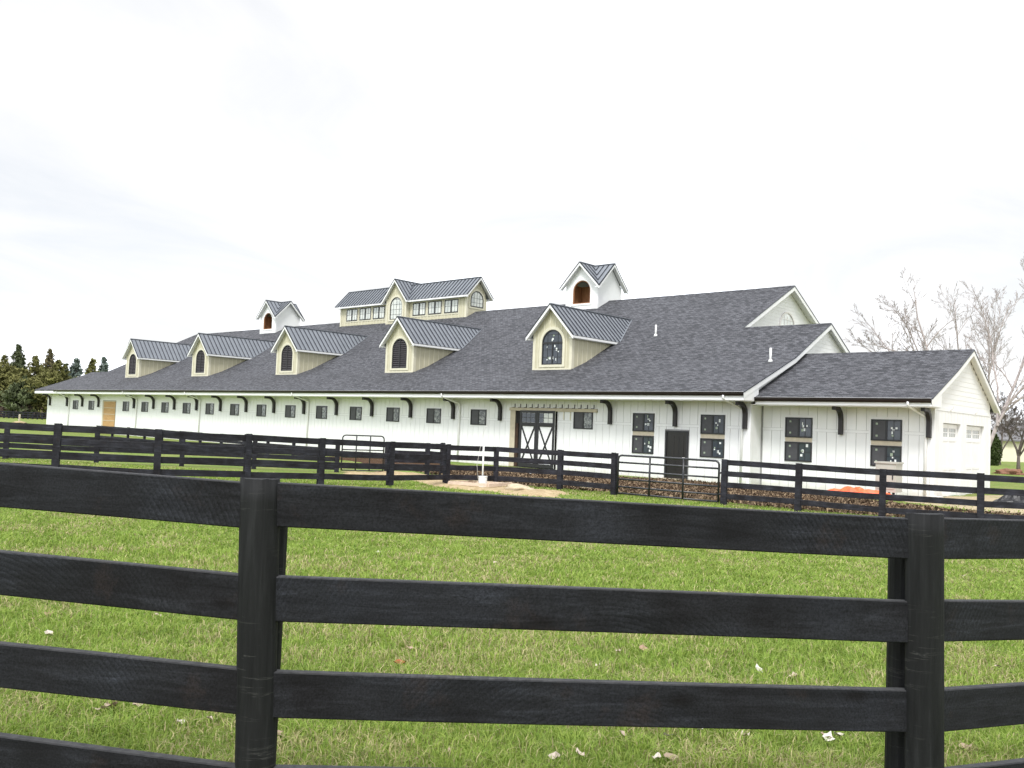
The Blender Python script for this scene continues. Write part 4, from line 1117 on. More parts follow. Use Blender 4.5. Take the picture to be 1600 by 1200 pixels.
# cross gable
CXC, CY, CHW, CHR, CZE, CZR = 30.75, 12.55, 1.27, 1.62, 12.17, 14.02
k = (CZR - CZE) / CHR; ctop = CZE + k * (CHR - CHW) - 0.1
mb = gable_face(CHW, 10.0, ctop, CZR - 0.1, 0.77, 11.75, CY, CY + 0.12)
mb.box(-0.77, 0.77, CY + 0.001, CY + 0.119, 10.0, 10.66)
for s in (-1, 1): mb.box(*sorted((s * CHW, s * (CHW - 0.12))), CY + 0.121, MY0 + 0.2, 10.0, ctop)
cg = mb.build('cross_gable', 'cream', BARN, loc=(CXC, 0, 0))
gable_roof_y(cg, CHR, CY - 0.32, 15.8, CZE, CZR, 0.40, 0.15, trunc=None)
for s in (-1, 1):
    MB().prism([(s * CHR * .985, CZE - 0.07), (0, CZR - 0.05), (0, CZR - 0.075), (s * CHR * .985, CZE - 0.095)], 'y', CY - 0.29, CY - 0.001).build('rake_soffit', 'white_plain', cg)
    MB().box(*sorted((s * (CHW + 0.024), s * (CHW - 0.15))), CY - 0.03, CY - 0.001, 10.0, ctop - 0.02).build('corner_board', 'cream_trim', cg)
    MB().box(*sorted((s * (CHW + 0.024), s * (CHW + 0.001))), CY, CY + 0.3, 10.0, CZE - 0.17).build('corner_board', 'cream_trim', cg)
for x in (-1.0, -0.2, 0.2, 1.0):
    zt = ctop + (CZR - .1 - ctop) * (1 - abs(x) / CHW) - 0.1
    zb = 10.2 if abs(x) > 0.95 else 11.75 + math.sqrt(0.94 ** 2 - x * x) + 0.01
    MB().box(x - 0.025, x + 0.025, CY - 0.02, CY - 0.001, zb, zt).build('batten', 'cream_trim', cg)
arched_unit(cg, 0.77, 10.66, 11.75, CY, 'pale')

# arched window in the upper white gable, partly hidden by the low ridge
UY = 13.9
ug = MB().ring(arch(0.92, 7.3, 8.45, cx=UY), arch(1.02, 7.2, 8.45, cx=UY), 'x', 64.62, 64.68).build('gable_window', 'stone_white', BARN)
MB().prism(arch(0.94, 7.28, 8.45, cx=UY), 'x', 64.625, 64.64).build('glass_pane', 'pale_glass', ug)
for yy in (UY - 0.4, UY, UY + 0.4): MB().box(64.641, 64.66, yy - 0.015, yy + 0.015, 7.3, 9.2).build('muntin', 'stone_white', ug)
for zz in (8.0, 8.5, 9.0): MB().box(64.642, 64.659, UY - 0.75, UY + 0.75, zz - 0.015, zz + 0.015).build('muntin', 'stone_white', ug)

# ------------------------------------------------------------------ fences
def wobble_board(p0, p1, h, th, mat, parent, name='rail_board', seg=8, warp=0.006, nrm=None):
    """rough-sawn board from p0 to p1 (top edge); local origin at its middle so the grain follows it"""
    p0, p1 = Vector(p0), Vector(p1); d = p1 - p0; L = d.length; u = d.normalized()
    n_ = Vector((u.y, -u.x, 0)).normalized() if nrm is None else nrm
    up = n_.cross(u); up = up if up.z > 0 else -up
    mid = (p0 + p1) / 2; mb = MB(); rs = random.Random(int(p0.x * 1000) + int(p0.z * 977))
    ph = rs.random() * 6
    c = 0.004
    for i in range(seg + 1):
        t_ = i / seg; s = (t_ - 0.5) * L
        wz = warp * math.sin(3 * t_ + ph); wn_ = warp * 1.2 * math.sin(4.1 * t_ + ph * 2)
        prof = [(0, -c), (c, 0), (th - c, 0), (th, -c), (th, -h + c), (th - c, -h), (c, -h), (0, -h + c)]
        for a, b_ in prof:
            mb.v.append((s, -(a + wn_), b_ + wz + h / 2))
    m_ = 8
    for i in range(seg):
        for q in range(m_): mb.f.append([i * m_ + q, i * m_ + (q + 1) % m_, (i + 1) * m_ + (q + 1) % m_, (i + 1) * m_ + q])
    mb.f.append(list(range(m_ - 1, -1, -1))); mb.f.append([seg * m_ + q for q in range(m_)])
    me = mb.mesh(name); me.materials.append(M[mat])
    o = bpy.data.objects.new(name, me); COL.objects.link(o)
    X = u; Y = -n_; Z = up
    mw = Matrix(((X.x, Y.x, Z.x, mid.x - up.x * h / 2), (X.y, Y.y, Z.y, mid.y - up.y * h / 2), (X.z, Y.z, Z.z, mid.z - up.z * h / 2), (0, 0, 0, 1)))
    o.parent = parent; o.matrix_parent_inverse = Matrix.Translation(parent.location).inverted()
    o.matrix_basis = mw
    return o


# foreground fence: three runs of four boards, sandwiched between back posts and half-round face posts
FF = thing('board_fence', 'black four board fence close to the camera across the foreground', 'fence', (85.7, -32.4, 0.5))
rows = {
    'L0': (83.05, -34.60, [1.955, 1.634, 1.303, 0.985]),
    'LP': (84.80, -33.392, [1.893, 1.578, 1.251, 0.926]),
    'ML': (84.80, -33.392, [1.899, 1.577, 1.250, 0.925]),
    'MR': (86.468, -31.474, [1.838, 1.520, 1.188, 0.856]),
    'RL': (86.468, -31.474, [1.844, 1.525, 1.190, 0.885]),
    'RR': (87.40, -29.20, [1.775, 1.385, 1.075, 0.785]),
    'LX': (80.95, -35.85, [2.03, 1.70, 1.37, 1.05]),
    'RX': (88.1, -26.85, [1.70, 1.31, 1.0, 0.71]),
}
rows['RR'] = (87.40, -29.23, [1.772, 1.40, 1.075, 0.785])
for a, b_ in (('LX', 'L0'), ('L0', 'LP'), ('ML', 'MR'), ('RL', 'RR'), ('RR', 'RX')):
    A, Bq = rows[a], rows[b_]
    for r_ in range(4):
        p0 = Vector((A[0], A[1], A[2][r_])); p1 = Vector((Bq[0], Bq[1], Bq[2][r_]))
        d = (p1 - p0).normalized() * 0.004
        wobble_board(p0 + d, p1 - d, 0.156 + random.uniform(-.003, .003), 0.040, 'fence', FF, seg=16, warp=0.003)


def half_round(xy, along, z0, z1, r, lean, parent, seed, scale_d=0.85):
    """half-round face post, flat side on the boards; along = fence direction"""
    u = Vector((along[0], along[1], 0)).normalized(); n_ = Vector((u.y, -u.x, 0))
    if n_.dot(Vector((CP.x - xy[0], CP.y - xy[1], 0))) < 0: n_ = -n_
    mb = MB(); rs = random.Random(seed); N = 18; K = 22
    for j in range(N + 1):
        t_ = j / N; z = (z0 + (z1 - z0) * t_)
        lx = lean[0] * (t_ - 1); ln = lean[1] * (t_ - 1)
        for i in range(K + 1):
            a = math.pi * i / K
            rr = r * (1 + 0.018 * mnoise.noise(Vector((a * 2.2, z * 1.6, seed))))
            mb.v.append((-rr * math.cos(a) + lx, -rr * scale_d * math.sin(a) + ln, (z - (z0 + z1) / 2) + (0.004 * mnoise.noise(Vector((a * 3, seed, 1))) if j == N else 0)))
    w = K + 1
    for j in range(N):
        for i in range(K): mb.f.append([j * w + i, j * w + i + 1, (j + 1) * w + i + 1, (j + 1) * w + i])
        mb.f.append([j * w + K, j * w, (j + 1) * w, (j + 1) * w + K])
    mb.f.append(list(range(w - 1, -1, -1))); mb.f.append([N * w + i for i in range(w)])
    me = mb.mesh('face_post'); me.materials.append(M['post'])
    me.polygons.foreach_set('use_smooth', [len(p.vertices) == 4 for p in me.polygons])
    o = bpy.data.objects.new('face_post', me); COL.objects.link(o); o.parent = parent
    o.matrix_parent_inverse = Matrix.Translation(parent.location).inverted()
    o.matrix_basis = Matrix(((u.x, -n_.x, 0, xy[0] + n_.x * 0.001), (u.y, -n_.y, 0, xy[1] + n_.y * 0.001), (0, 0, 1, (z0 + z1) / 2), (0, 0, 0, 1)))
    return o, u, n_


# post paint: vertical grain, a few pale horizontal scratches
t = NT('black_post_paint'); tcn = t.new('ShaderNodeTexCoord'); oi = t.new('ShaderNodeObjectInfo')
cmb = t.new('ShaderNodeCombineXYZ'); t.link(oi.outputs['Random'], cmb.inputs[0]); t.link(oi.outputs['Random'], cmb.inputs[2])
sc = t.new('ShaderNodeVectorMath', operation='SCALE'); sc.inputs[3].default_value = 23.0; t.link(cmb.outputs[0], sc.inputs[0])
ad = t.new('ShaderNodeVectorMath', operation='ADD'); t.link(tcn.outputs['Object'], ad.inputs[0]); t.link(sc.outputs[0], ad.inputs[1])
mv = t.new('ShaderNodeMapping'); mv.inputs['Scale'].default_value = (16, 16, 1.2); t.link(ad.outputs[0], mv.inputs[0])
gr = t.noise(mv.outputs[0], 2.0, 6, 0.6, 0.5)
c = t.ramp(gr, [(0.28, (0.0055, 0.0057, 0.0062)), (0.55, (0.0115, 0.0118, 0.0125)), (0.8, (0.025, 0.0255, 0.027))])
mh = t.new('ShaderNodeMapping'); mh.inputs['Scale'].default_value = (1.6, 1.6, 26); t.link(ad.outputs[0], mh.inputs[0])
scr = t.ramp(t.noise(mh.outputs[0], 2.4, 4, 0.6, 0.3), [(0.585, (0, 0, 0)), (0.605, (1, 1, 1)), (0.625, (0, 0, 0))])
area = t.ramp(t.noise(ad.outputs[0], 3.2, 3), [(0.47, (0, 0, 0)), (0.62, (0.55, 0.55, 0.55))])
c = t.mix(t.mix(1.0, scr, area, 'MULTIPLY'), c, (0.085, 0.085, 0.08))
t.color(c); t.set(0.7, 0, 0.18); t.bump(gr, 0.7, 0.008); M['post'] = t.m


def round_post(xy, z0, z1, r, parent, seed):
    N = 16; mb = MB()
    for j, z in enumerate(np.linspace(z0, z1, 8)):
        for i in range(N):
            a = 2 * math.pi * i / N; rr = r * (1 + 0.02 * mnoise.noise(Vector((a, z * 2, seed))))
            mb.v.append((xy[0] + rr * math.cos(a), xy[1] + rr * math.sin(a), z))
    for j in range(7):
        for i in range(N): mb.f.append([j * N + i, j * N + (i + 1) % N, (j + 1) * N + (i + 1) % N, (j + 1) * N + i])
    mb.f.append(list(range(N))); mb.f.append([7 * N + i for i in range(N)])
    mb.build('back_post', 'post', parent)


for i, (key, al, zt, lean, sh, bs) in enumerate((('LP', (1.71, 1.56), 1.912, (-0.051, 0.0), 0.010, 0.012), ('MR', (1.30, 2.08), 1.858, (-0.027, 0.0), -0.048, -0.006), ('L0', (1.75, 1.2), 1.97, (0.01, 0), 0, 0), ('RR', (0.8, 2.2), 1.80, (0, 0), 0, 0))):
    x, y = rows[key][0], rows[key][1]
    u = Vector((al[0], al[1], 0)).normalized(); n_ = Vector((u.y, -u.x, 0))
    if n_.dot(Vector((CP.x - x, CP.y - y, 0))) < 0: n_ = -n_
    g = gz(x, y)
    half_round((x + n_.x * 0.008 + u.x * sh, y + n_.y * 0.008 + u.y * sh), al, g - 0.1, zt, 0.070 if i == 0 else 0.080, lean, FF, 11 + i)
    round_post((x - n_.x * (0.048 + 0.07) + u.x * bs, y - n_.y * (0.048 + 0.07) + u.y * bs), g - 0.1, zt - 0.10, 0.072, FF, 31 + i)


def paddock_fence(name, label, pts, height=1.36, rows_=4, spacing=0.33, mat='fence_far', bh=0.16, face=True, group=None, endpost=(True, True), post=0.13):
    F_ = thing(name, label, 'fence', (pts[0][0], pts[0][1], gz(pts[0][0], pts[0][1])), group)
    for i, (x, y) in enumerate(pts):
        if i == 0: d = Vector(pts[1]) - Vector(pts[0])
        elif i == len(pts) - 1: d = Vector(pts[-1]) - Vector(pts[-2])
        else: d = Vector(pts[i + 1]) - Vector(pts[i - 1])
        u = Vector((d.x, d.y, 0)).normalized(); n_ = Vector((u.y, -u.x, 0))
        if n_.dot(Vector((CP.x - x, CP.y - y, 0))) < 0: n_ = -n_
        g = gz(x, y); h = post / 2; j = random.uniform(-0.015, 0.025)
        if (i == 0 and not endpost[0]) or (i == len(pts) - 1 and not endpost[1]): pass
        else:
            c0 = Vector((x, y, 0)) + n_ * (-0.014 - h)
            tilt = u * random.uniform(-0.02, 0.02)
            vs = [c0 + u * a * h + n_ * b_ * h + Vector((0, 0, z)) + (tilt if z > g + .5 else Vector()) for z in (g - 0.1, g + height + j) for a, b_ in ((-1, -1), (1, -1), (1, 1), (-1, 1))]
            MB().add(vs, [(0, 3, 2, 1), (4, 5, 6, 7), (0, 1, 5, 4), (1, 2, 6, 5), (2, 3, 7, 6), (3, 0, 4, 7)]).build('post', mat, F_)
            if face:
                c1 = Vector((x, y, 0)) + n_ * 0.030; w = 0.085
                vs = [c1 + u * a * w + n_ * b_ + Vector((0, 0, z)) + (tilt if z > g + .5 else Vector()) for z in (g - 0.05, g + height + 0.015 + j) for a, b_ in ((-1, -0.013), (1, -0.013), (1, 0.02), (-1, 0.02))]
                MB().add(vs, [(0, 3, 2, 1), (4, 5, 6, 7), (0, 1, 5, 4), (1, 2, 6, 5), (2, 3, 7, 6), (3, 0, 4, 7)]).build('face_board', mat, F_)
        if i < len(pts) - 1:
            x2, y2 = pts[i + 1]; g2 = gz(x2, y2)
            for r_ in range(rows_):
                z = height - r_ * spacing
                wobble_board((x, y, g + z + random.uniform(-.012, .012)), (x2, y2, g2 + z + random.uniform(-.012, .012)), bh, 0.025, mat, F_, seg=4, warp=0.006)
    return F_


P2 = [(61.5, -30.3), (63.006, -28.284), (64.335, -26.388), (65.726, -24.436), (66.086, -22.069), (66.483, -19.938), (66.801, -17.609), (66.32, -14.789), (66.55, -12.684), (68.571, -11.655), (70.864, -11.733)]
paddock_fence('board_fence', 'black four board paddock fence curving from the left edge to the tubular gate', P2, bh=0.172)
P3 = [(74.575, -11.333), (76.726, -11.004), (79.005, -10.83), (81.235, -10.156), (83.268, -9.118), (85.3, -7.9)]
paddock_fence('board_fence', 'black four board paddock fence right of the tubular gate before the garage wing', P3)
PB = [(53.2, -27.0), (54.632, -24.364), (55.896, -21.852), (56.683, -19.096), (57.764, -16.758), (59.1, -13.9)]
paddock_fence('board_fence', 'black board fence seen through the gaps of the left paddock fence', PB, 1.25, bh=0.17)
PB2 = [(60.10, -12.2), (60.75, -10.6), (61.0, -10.0)]
paddock_fence('board_fence', 'short black fence stub behind the paddock fence, right of the far gate', PB2, 1.30)
P5 = [(24 + 2.44 * i, -8.6 - 0.02 * i) for i in range(12)]
paddock_fence('board_fence', 'distant black fence running along the lawn before the white barn wall', P5, 1.05, 3, 0.34, face=False)


def tube_gate(name, label, p0, p1, z0, z1, n_rails=6, n_up=2, r=0.024):
    G = thing(name, label, 'gate', (p0[0], p0[1], z0 - 0.2))
    a = Vector((p0[0], p0[1], 0)); b_ = Vector((p1[0], p1[1], 0)); u = (b_ - a).normalized(); L = (b_ - a).length; cr = 0.13
    def P(s, z): return tuple(a + u * s + Vector((0, 0, z)))
    fr = [P(0, z0), P(0, z1 - cr)] + [P(cr - cr * math.cos(q), z1 - cr + cr * math.sin(q)) for q in np.linspace(0.25, math.pi / 2, 6)] + [P(L - cr + cr * math.sin(q), z1 - cr + cr * math.cos(q)) for q in np.linspace(0, 1.4, 6)] + [P(L, z1 - cr), P(L, z0)]
    MB().tube(fr, r * 1.15, 8).build('gate_frame', 'tube', G, True)
    H = z1 - z0
    for i in range(n_rails - 1):
        z = z0 + 0.02 + H * 0.80 * (i / (n_rails - 2)) ** 1.12
        MB().tube([P(0.02, z), P(L - 0.02, z)], r, 8).build('rail', 'tube', G, True)
    for i in range(n_up):
        s = L * (i + 1) / (n_up + 1)
        off = Vector((u.y, -u.x, 0)) * 0.026
        MB().tube([Vector(P(s, z0)) + off, Vector(P(s, z1)) + off], r * 1.1, 6).build('upright', 'tube', G, True)
    for z in (z0 + 0.25, z1 - 0.35):
        MB().tube([P(L, z), P(L + 0.06, z)], 0.03, 6).build('hinge', 'tube', G, True)
    return G


tube_gate('farm_gate', 'black tubular farm gate with rounded corners facing the entry door', (71.02, -11.73), (74.42, -11.36), 0.10, 1.33, r=0.029)
tube_gate('farm_gate', 'far tubular gate whose rounded top shows above the left paddock fence', (59.2, -13.75), (60.05, -12.35), 0.12, 1.52)
_b = bpy.data.objects

# ------------------------------------------------------------------ small things about the yard
# white riser pipe in a bucket, lumber form, dug soil
px, py = 67.72, -14.55; pz = gz(px, py) + 0.06
pp = thing('riser_pipe', 'thin white plastic riser pipe standing upright in a white bucket', 'pipe', (px, py, pz))
MB().tube([(px, py, pz + 0.05), (px - 0.01, py, pz + 1.52)], 0.027, 10).build('pipe', 'plastic_white', pp, True)
MB().tube([(px - 0.10, py - 0.08, pz + 0.1), (px - 0.16, py - 0.12, pz + 0.7), (px - 0.09, py - 0.07, pz + 1.3), (px - 0.04, py - 0.02, pz + 1.75), (px + 0.03, py + 0.03, pz + 1.95), (px + 0.09, py + 0.07, pz + 2.0)], 0.006, 5).build('cable', 'stone_white', pp, True)
bk_ = MB()
prof = [(0.0, 0.0), (0.125, 0.0), (0.145, 0.36), (0.152, 0.36), (0.152, 0.385), (0.138, 0.385), (0.118, 0.02), (0.0, 0.02)]
n = 18
for r_, z in prof:
    for i in range(n):
        a = 2 * math.pi * i / n; bk_.v.append((px + 0.01 + r_ * math.cos(a), py + 0.0 + r_ * math.sin(a), pz - 0.02 + z))
for j in range(len(prof) - 1):
    for i in range(n): bk_.f.append([j * n + i, j * n + (i + 1) % n, (j + 1) * n + (i + 1) % n, (j + 1) * n + i])
o = bk_.build('bucket', 'plastic_white', smooth=False); tag(o, 'white plastic bucket at the foot of the riser pipe in the sand', 'bucket')
fr = thing('lumber_form', 'shallow box of raw boards set in the sand round the white pipe', 'frame', (67.3, -14.0, gz(67.3, -14)))
fc = [Vector((66.75, -15.15)), Vector((68.15, -14.75)), Vector((67.75, -13.15)), Vector((66.3, -13.55))]
for i in range(4):
    a, b_ = fc[i], fc[(i + 1) % 4]; z = gz(a.x, a.y) + 0.10
    d = (b_ - a).normalized() * 0.022
    MB().bar((a.x + d.x, a.y + d.y, z), (b_.x - d.x, b_.y - d.y, z), 0.038, 0.10, (0, 0, 1), 0.0).build('form_board', 'pink_wood', fr)


def lump(name, mat, loc, size, seed, rough=0.25, sub=3, flat=0.0):
    bm = bmesh.new(); bmesh.ops.create_icosphere(bm, subdivisions=sub, radius=1.0)
    for v_ in bm.verts:
        k = 1 + rough * mnoise.noise(v_.co * 1.7 + Vector((seed, 0, 0))) + rough * 0.5 * mnoise.noise(v_.co * 4.1 + Vector((0, seed, 0)))
        v_.co = Vector((v_.co.x * size[0] * k, v_.co.y * size[1] * k, max(v_.co.z * size[2] * k, -flat)))
    me = bpy.data.meshes.new(name); bm.to_mesh(me); bm.free(); me.materials.append(M[mat])
    me.polygons.foreach_set('use_smooth', [True] * len(me.polygons))
    return link(name, me, None, loc)


tag(lump('boulder', 'rock', (69.25, -11.05, 0.14), (0.23, 0.22, 0.2), 3, 0.2), 'rounded tan boulder in the grass behind the paddock fence', 'rock')
tag(lump('rubble_heap', 'rock', (68.95, -14.1, 0.13), (0.6, 0.32, 0.16), 9, 0.7), 'low heap of dug earth beside the lumber form', 'soil heap')
tag(lump('stone', 'stone_white', (81.05, -10.75, 0.03), (0.09, 0.08, 0.06), 12, 0.3), 'small white stone at the foot of the right fence post', 'stone')
tag(lump('stone', 'stone_white', (61.9, -5.4, 0.06), (0.12, 0.1, 0.07), 15, 0.3), 'pale stone on the mulch left of the sliding door', 'stone')

# utility cabinet by the wing
uc = thing('utility_cabinet', 'beige metal utility cabinet under the right window of the garage wing', 'cabinet', (75.75, -0.9, 0))
MB().box(75.38, 76.12, -1.3, -0.6, 0.22, 1.28).build('cabinet_body', 'cabinet', uc)
MB().box(75.34, 76.16, -1.34, -0.56, 1.28, 1.34).build('lid', 'cabinet', uc)
MB().box(75.44, 76.06, -1.32, -1.301, 0.34, 1.2).build('door', 'cabinet', uc)
MB().box(76.0, 76.03, -1.35, -1.321, 0.7, 0.85).build('handle', 'tube', uc)
MB().box(75.35, 76.15, -1.33, -0.57, -0.02, 0.05).build('plinth', 'stone_white', uc)
for x in (75.5, 75.66, 75.82, 75.98): MB().tube([(x, -1.1, 0.05), (x, -1.1, 0.23)], 0.05, 8).build('conduit', 'black_plastic', uc, True)
MB().box(77.0, 77.45, -0.6, -0.2, -0.02, 0.16).build('concrete_block', 'stone_white')
tag(bpy.data.objects['concrete_block'], 'pale concrete block at the near corner of the garage wing', 'block')


def crumple(name, mat, cx, cy, w, d, h, seed, label, cat, peak=1.0, rot=0.0):
    n = 26; mb = MB(); cr_, sr_ = math.cos(rot), math.sin(rot)
    for j in range(n + 1):
        for i in range(n + 1):
            a, b_ = i / n * 2 - 1, j / n * 2 - 1
            f = max(0, 1 - abs(a) ** 2.2) * max(0, 1 - abs(b_) ** 2.2)
            z = f * h * (0.45 + 0.75 * abs(mnoise.noise(Vector((a * 2.2, b_ * 2.2, seed)))) * 1.6) + 0.02 * mnoise.noise(Vector((a * 9, b_ * 9, seed)))
            e = 1 + 0.12 * mnoise.noise(Vector((a * 1.5, b_ * 1.5, seed + 5)))
            X, Y = a * w / 2 * e, b_ * d / 2 * e
            mb.v.append((cx + X * cr_ - Y * sr_, cy + X * sr_ + Y * cr_, gz(cx, cy) + 0.03 + max(z, 0)))
    for j in range(n):
        for i in range(n): mb.f.append([j * (n + 1) + i, j * (n + 1) + i + 1, (j + 1) * (n + 1) + i + 1, (j + 1) * (n + 1) + i])
    o = mb.build(name, mat, smooth=False, fix=False)
    sm = o.modifiers.new('thickness', 'SOLIDIFY'); sm.thickness = 0.01
    return tag(o, label, cat)


crumple('plastic_sheet', 'orange', 74.9, -2.0, 3.3, 1.0, 0.34, 2.0, 'crumpled orange plastic sheet on the ground before the garage wing', 'plastic sheet', rot=0.12)
crumple('plastic_sheet', 'black_plastic', 80.1, 0.5, 2.4, 1.3, 0.50, 7.0, 'heap of black plastic sheeting on bare soil right of the garage', 'plastic sheet', rot=0.5)

# ------------------------------------------------------------------ vegetation
def at(u, d, z=None):
    """point at image column u (photo pixels) and forward distance d, on the ground"""
    v_ = 600 + 60
    q = CP + (CF + CR * ((u - 800) / 1379.09) - CU * ((v_ - 600) / 1379.09)) * d
    return Vector((q.x, q.y, gz(q.x, q.y) if z is None else z))


def grow(stems, mb, rs, levels=4, nside=(6, 5, 4, 3, 3), twig=0.0055, spread=0.6, up=0.25, kids=(5, 6, 5, 4), ratio=0.52):
    """stems: list of (base, dir, length, radius); recursive branches"""
    def branch(p, d, L, r, lev):
        n = 7 if lev == 0 else (5 if lev == 1 else (4 if lev == 2 else 3))
        pts = [p.copy()]; rad = [r]; dd = d.normalized()
        for i in range(n):
            dd = (dd + Vector((rs.gauss(0, 0.10), rs.gauss(0, 0.10), rs.gauss(0, 0.06) + up * (0.10 if lev else 0.05)))).normalized()
            p = p + dd * (L / n); pts.append(p.copy()); rad.append(max(twig, r * (1 - 0.82 * (i + 1) / n)))
        mb.tube(pts, rad, nside[min(lev, 4)], cap=False)
        if lev >= levels: return
        k = kids[min(lev, 3)]
        for j in range(k):
            t_ = (0.28 + 0.70 * (j + rs.random() * 0.9) / k) if lev == 0 else (0.15 + 0.83 * (j + rs.random() * 0.9) / k)
            t_ = min(t_, 0.98); i = int(t_ * n); fr_ = t_ * n - i
            q = pts[i].lerp(pts[min(i + 1, n)], fr_); ax = (pts[min(i + 1, n)] - pts[i]).normalized()
            az = rs.random() * 6.283; o1 = ax.orthogonal().normalized(); o2 = ax.cross(o1)
            ang = spread * (0.7 + 0.6 * rs.random())
            nd = ax * math.cos(ang) + (o1 * math.cos(az) + o2 * math.sin(az)) * math.sin(ang) + Vector((0, 0, up * 0.4))
            branch(q, nd, L * ratio * (1.05 - 0.45 * t_) * (0.8 + 0.4 * rs.random()), max(twig, rad[i] * 0.55), lev + 1)
    for b_ in stems: branch(Vector(b_[0]), Vector(b_[1]), b_[2], b_[3], 0)


def bare_tree(name, label, base, stems, mat, seed, group=None, **kw):
    T = thing(name, label, 'tree', tuple(base), group)
    rs = random.Random(seed)
    tr_ = MB(); tops = []; hgt0 = stems[0][4]
    for (dx, dz, L, r, start) in stems:
        # dx: sideways lean in the picture plane, dz: lean away; start: height where it leaves the ground clump
        d = CR.copy(); d.z = 0; f_ = CF.copy(); f_.z = 0
        dirv = (d.normalized() * dx + f_.normalized() * dz + Vector((0, 0, 1))).normalized()
        if not tops: d0 = dirv
        off = d0 * (start / d0.z) if hgt0 <= 0.3 or start > hgt0 else Vector((0, 0, start))
        tops.append((base + off, dirv, L, r))
    mx = max(s_[3] for s_ in tops)
    hgt = hgt0
    if hgt > 0.3:
        tr_.tube([base + Vector((0, 0, -0.2)), base + Vector((0, 0, hgt * .5)), base + Vector((0, 0, hgt + .2))], [mx * 1.7, mx * 1.25, mx], 10).build('trunk', mat, T, True)
    else:
        tr_.tube([base + Vector((0, 0, -0.2)), base + Vector((0, 0, 0.35))], [mx * 2.0, mx * 1.1], 10).build('trunk', mat, T, True)
    cr = MB(); grow(tops, cr, rs, **kw)
    cr.build('crown', mat, T, fix=False, smooth=True)
    return T


bt = 58.0
bare_tree('birch_tree', 'leafless birch leaning left behind the garage wing ridge', at(1494, bt), [(-0.30, 0.05, 12.4, 0.17, 0.2), (-0.36, -0.2, 6.0, 0.07, 5.2), (-1.9, 0.1, 5.6, 0.06, 6.0), (-1.5, 0.1, 4.2, 0.05, 7.4), (-0.1, 0.1, 4.6, 0.06, 7.6)], 'bark_pale', 21, kids=(9, 7, 5, 3), spread=0.62, up=0.10, ratio=0.36, twig=0.0085)
bare_tree('birch_tree', 'leafless many stemmed birch rising behind the peak of the garage wing', at(1512, bt + 4), [(-0.24, 0.1, 12.2, 0.13, 0.2), (-0.05, -0.1, 12.8, 0.12, 0.2), (0.10, 0.1, 12.8, 0.12, 0.2), (0.24, -0.05, 12.4, 0.11, 0.2), (-0.62, 0.1, 6.0, 0.06, 4.4)], 'bark_pale', 5, kids=(9, 7, 5, 3), spread=0.48, up=0.16, ratio=0.38, twig=0.0085)
bare_tree('birch_tree', 'large leafless birch at the right edge with long spreading limbs', at(1534, bt - 9), [(0.30, 0.05, 11.2, 0.14, 0.2), (0.12, 0.1, 8.0, 0.08, 3.2), (0.62, 0.1, 8.6, 0.08, 3.4), (1.1, -0.1, 7.4, 0.06, 3.8), (1.9, 0.1, 6.0, 0.05, 4.2)], 'bark_pale', 9, kids=(8, 7, 5, 3), spread=0.55, up=0.10, ratio=0.40, twig=0.0075)
bare_tree('ornamental_tree', 'small dark leafless ornamental tree on the lawn before the cream house', at(1592, 74), [(-0.35, 0.1, 4.6, 0.11, 1.2), (0.15, 0.1, 5.0, 0.10, 1.2), (0.5, -0.1, 4.6, 0.09, 1.2), (-0.05, -0.4, 4.6, 0.09, 1.2)], 'bark_dark', 14, kids=(9, 7, 6, 4), spread=0.75, up=0.05, ratio=0.46, twig=0.010)
bare_tree('ornamental_tree', 'dark leafless tree behind the far corner of the garage wing', at(1562, 96), [(-0.3, 0.1, 6.2, 0.12, 1.0), (0.2, 0.1, 6.6, 0.12, 1.0), (0.5, -0.1, 5.4, 0.10, 1.0)], 'bark_dark', 15, kids=(10, 8, 6, 4), spread=0.75, up=0.06, ratio=0.44, twig=0.014)


def color_mesh(name, verts, faces, cols, mat, parent=None):
    me = bpy.data.meshes.new(name)
    verts = np.asarray(verts, np.float32); faces = np.asarray(faces, np.int32)
    nf, k = faces.shape
    me.vertices.add(len(verts)); me.vertices.foreach_set('co', verts.ravel())
    me.loops.add(nf * k); me.loops.foreach_set('vertex_index', faces.ravel())
    me.polygons.add(nf); me.polygons.foreach_set('loop_start', np.arange(0, nf * k, k, dtype=np.int32))
    try: me.polygons.foreach_set('loop_total', np.full(nf, k, np.int32))
    except Exception: pass
    me.update(calc_edges=True)
    at_ = me.color_attributes.new('Col', 'FLOAT_COLOR', 'POINT')
    c4 = np.ones((len(verts), 4), np.float32); c4[:, :3] = cols
    at_.data.foreach_set('color', c4.ravel())
    me.materials.append(M[mat])
    return link(name, me, parent)


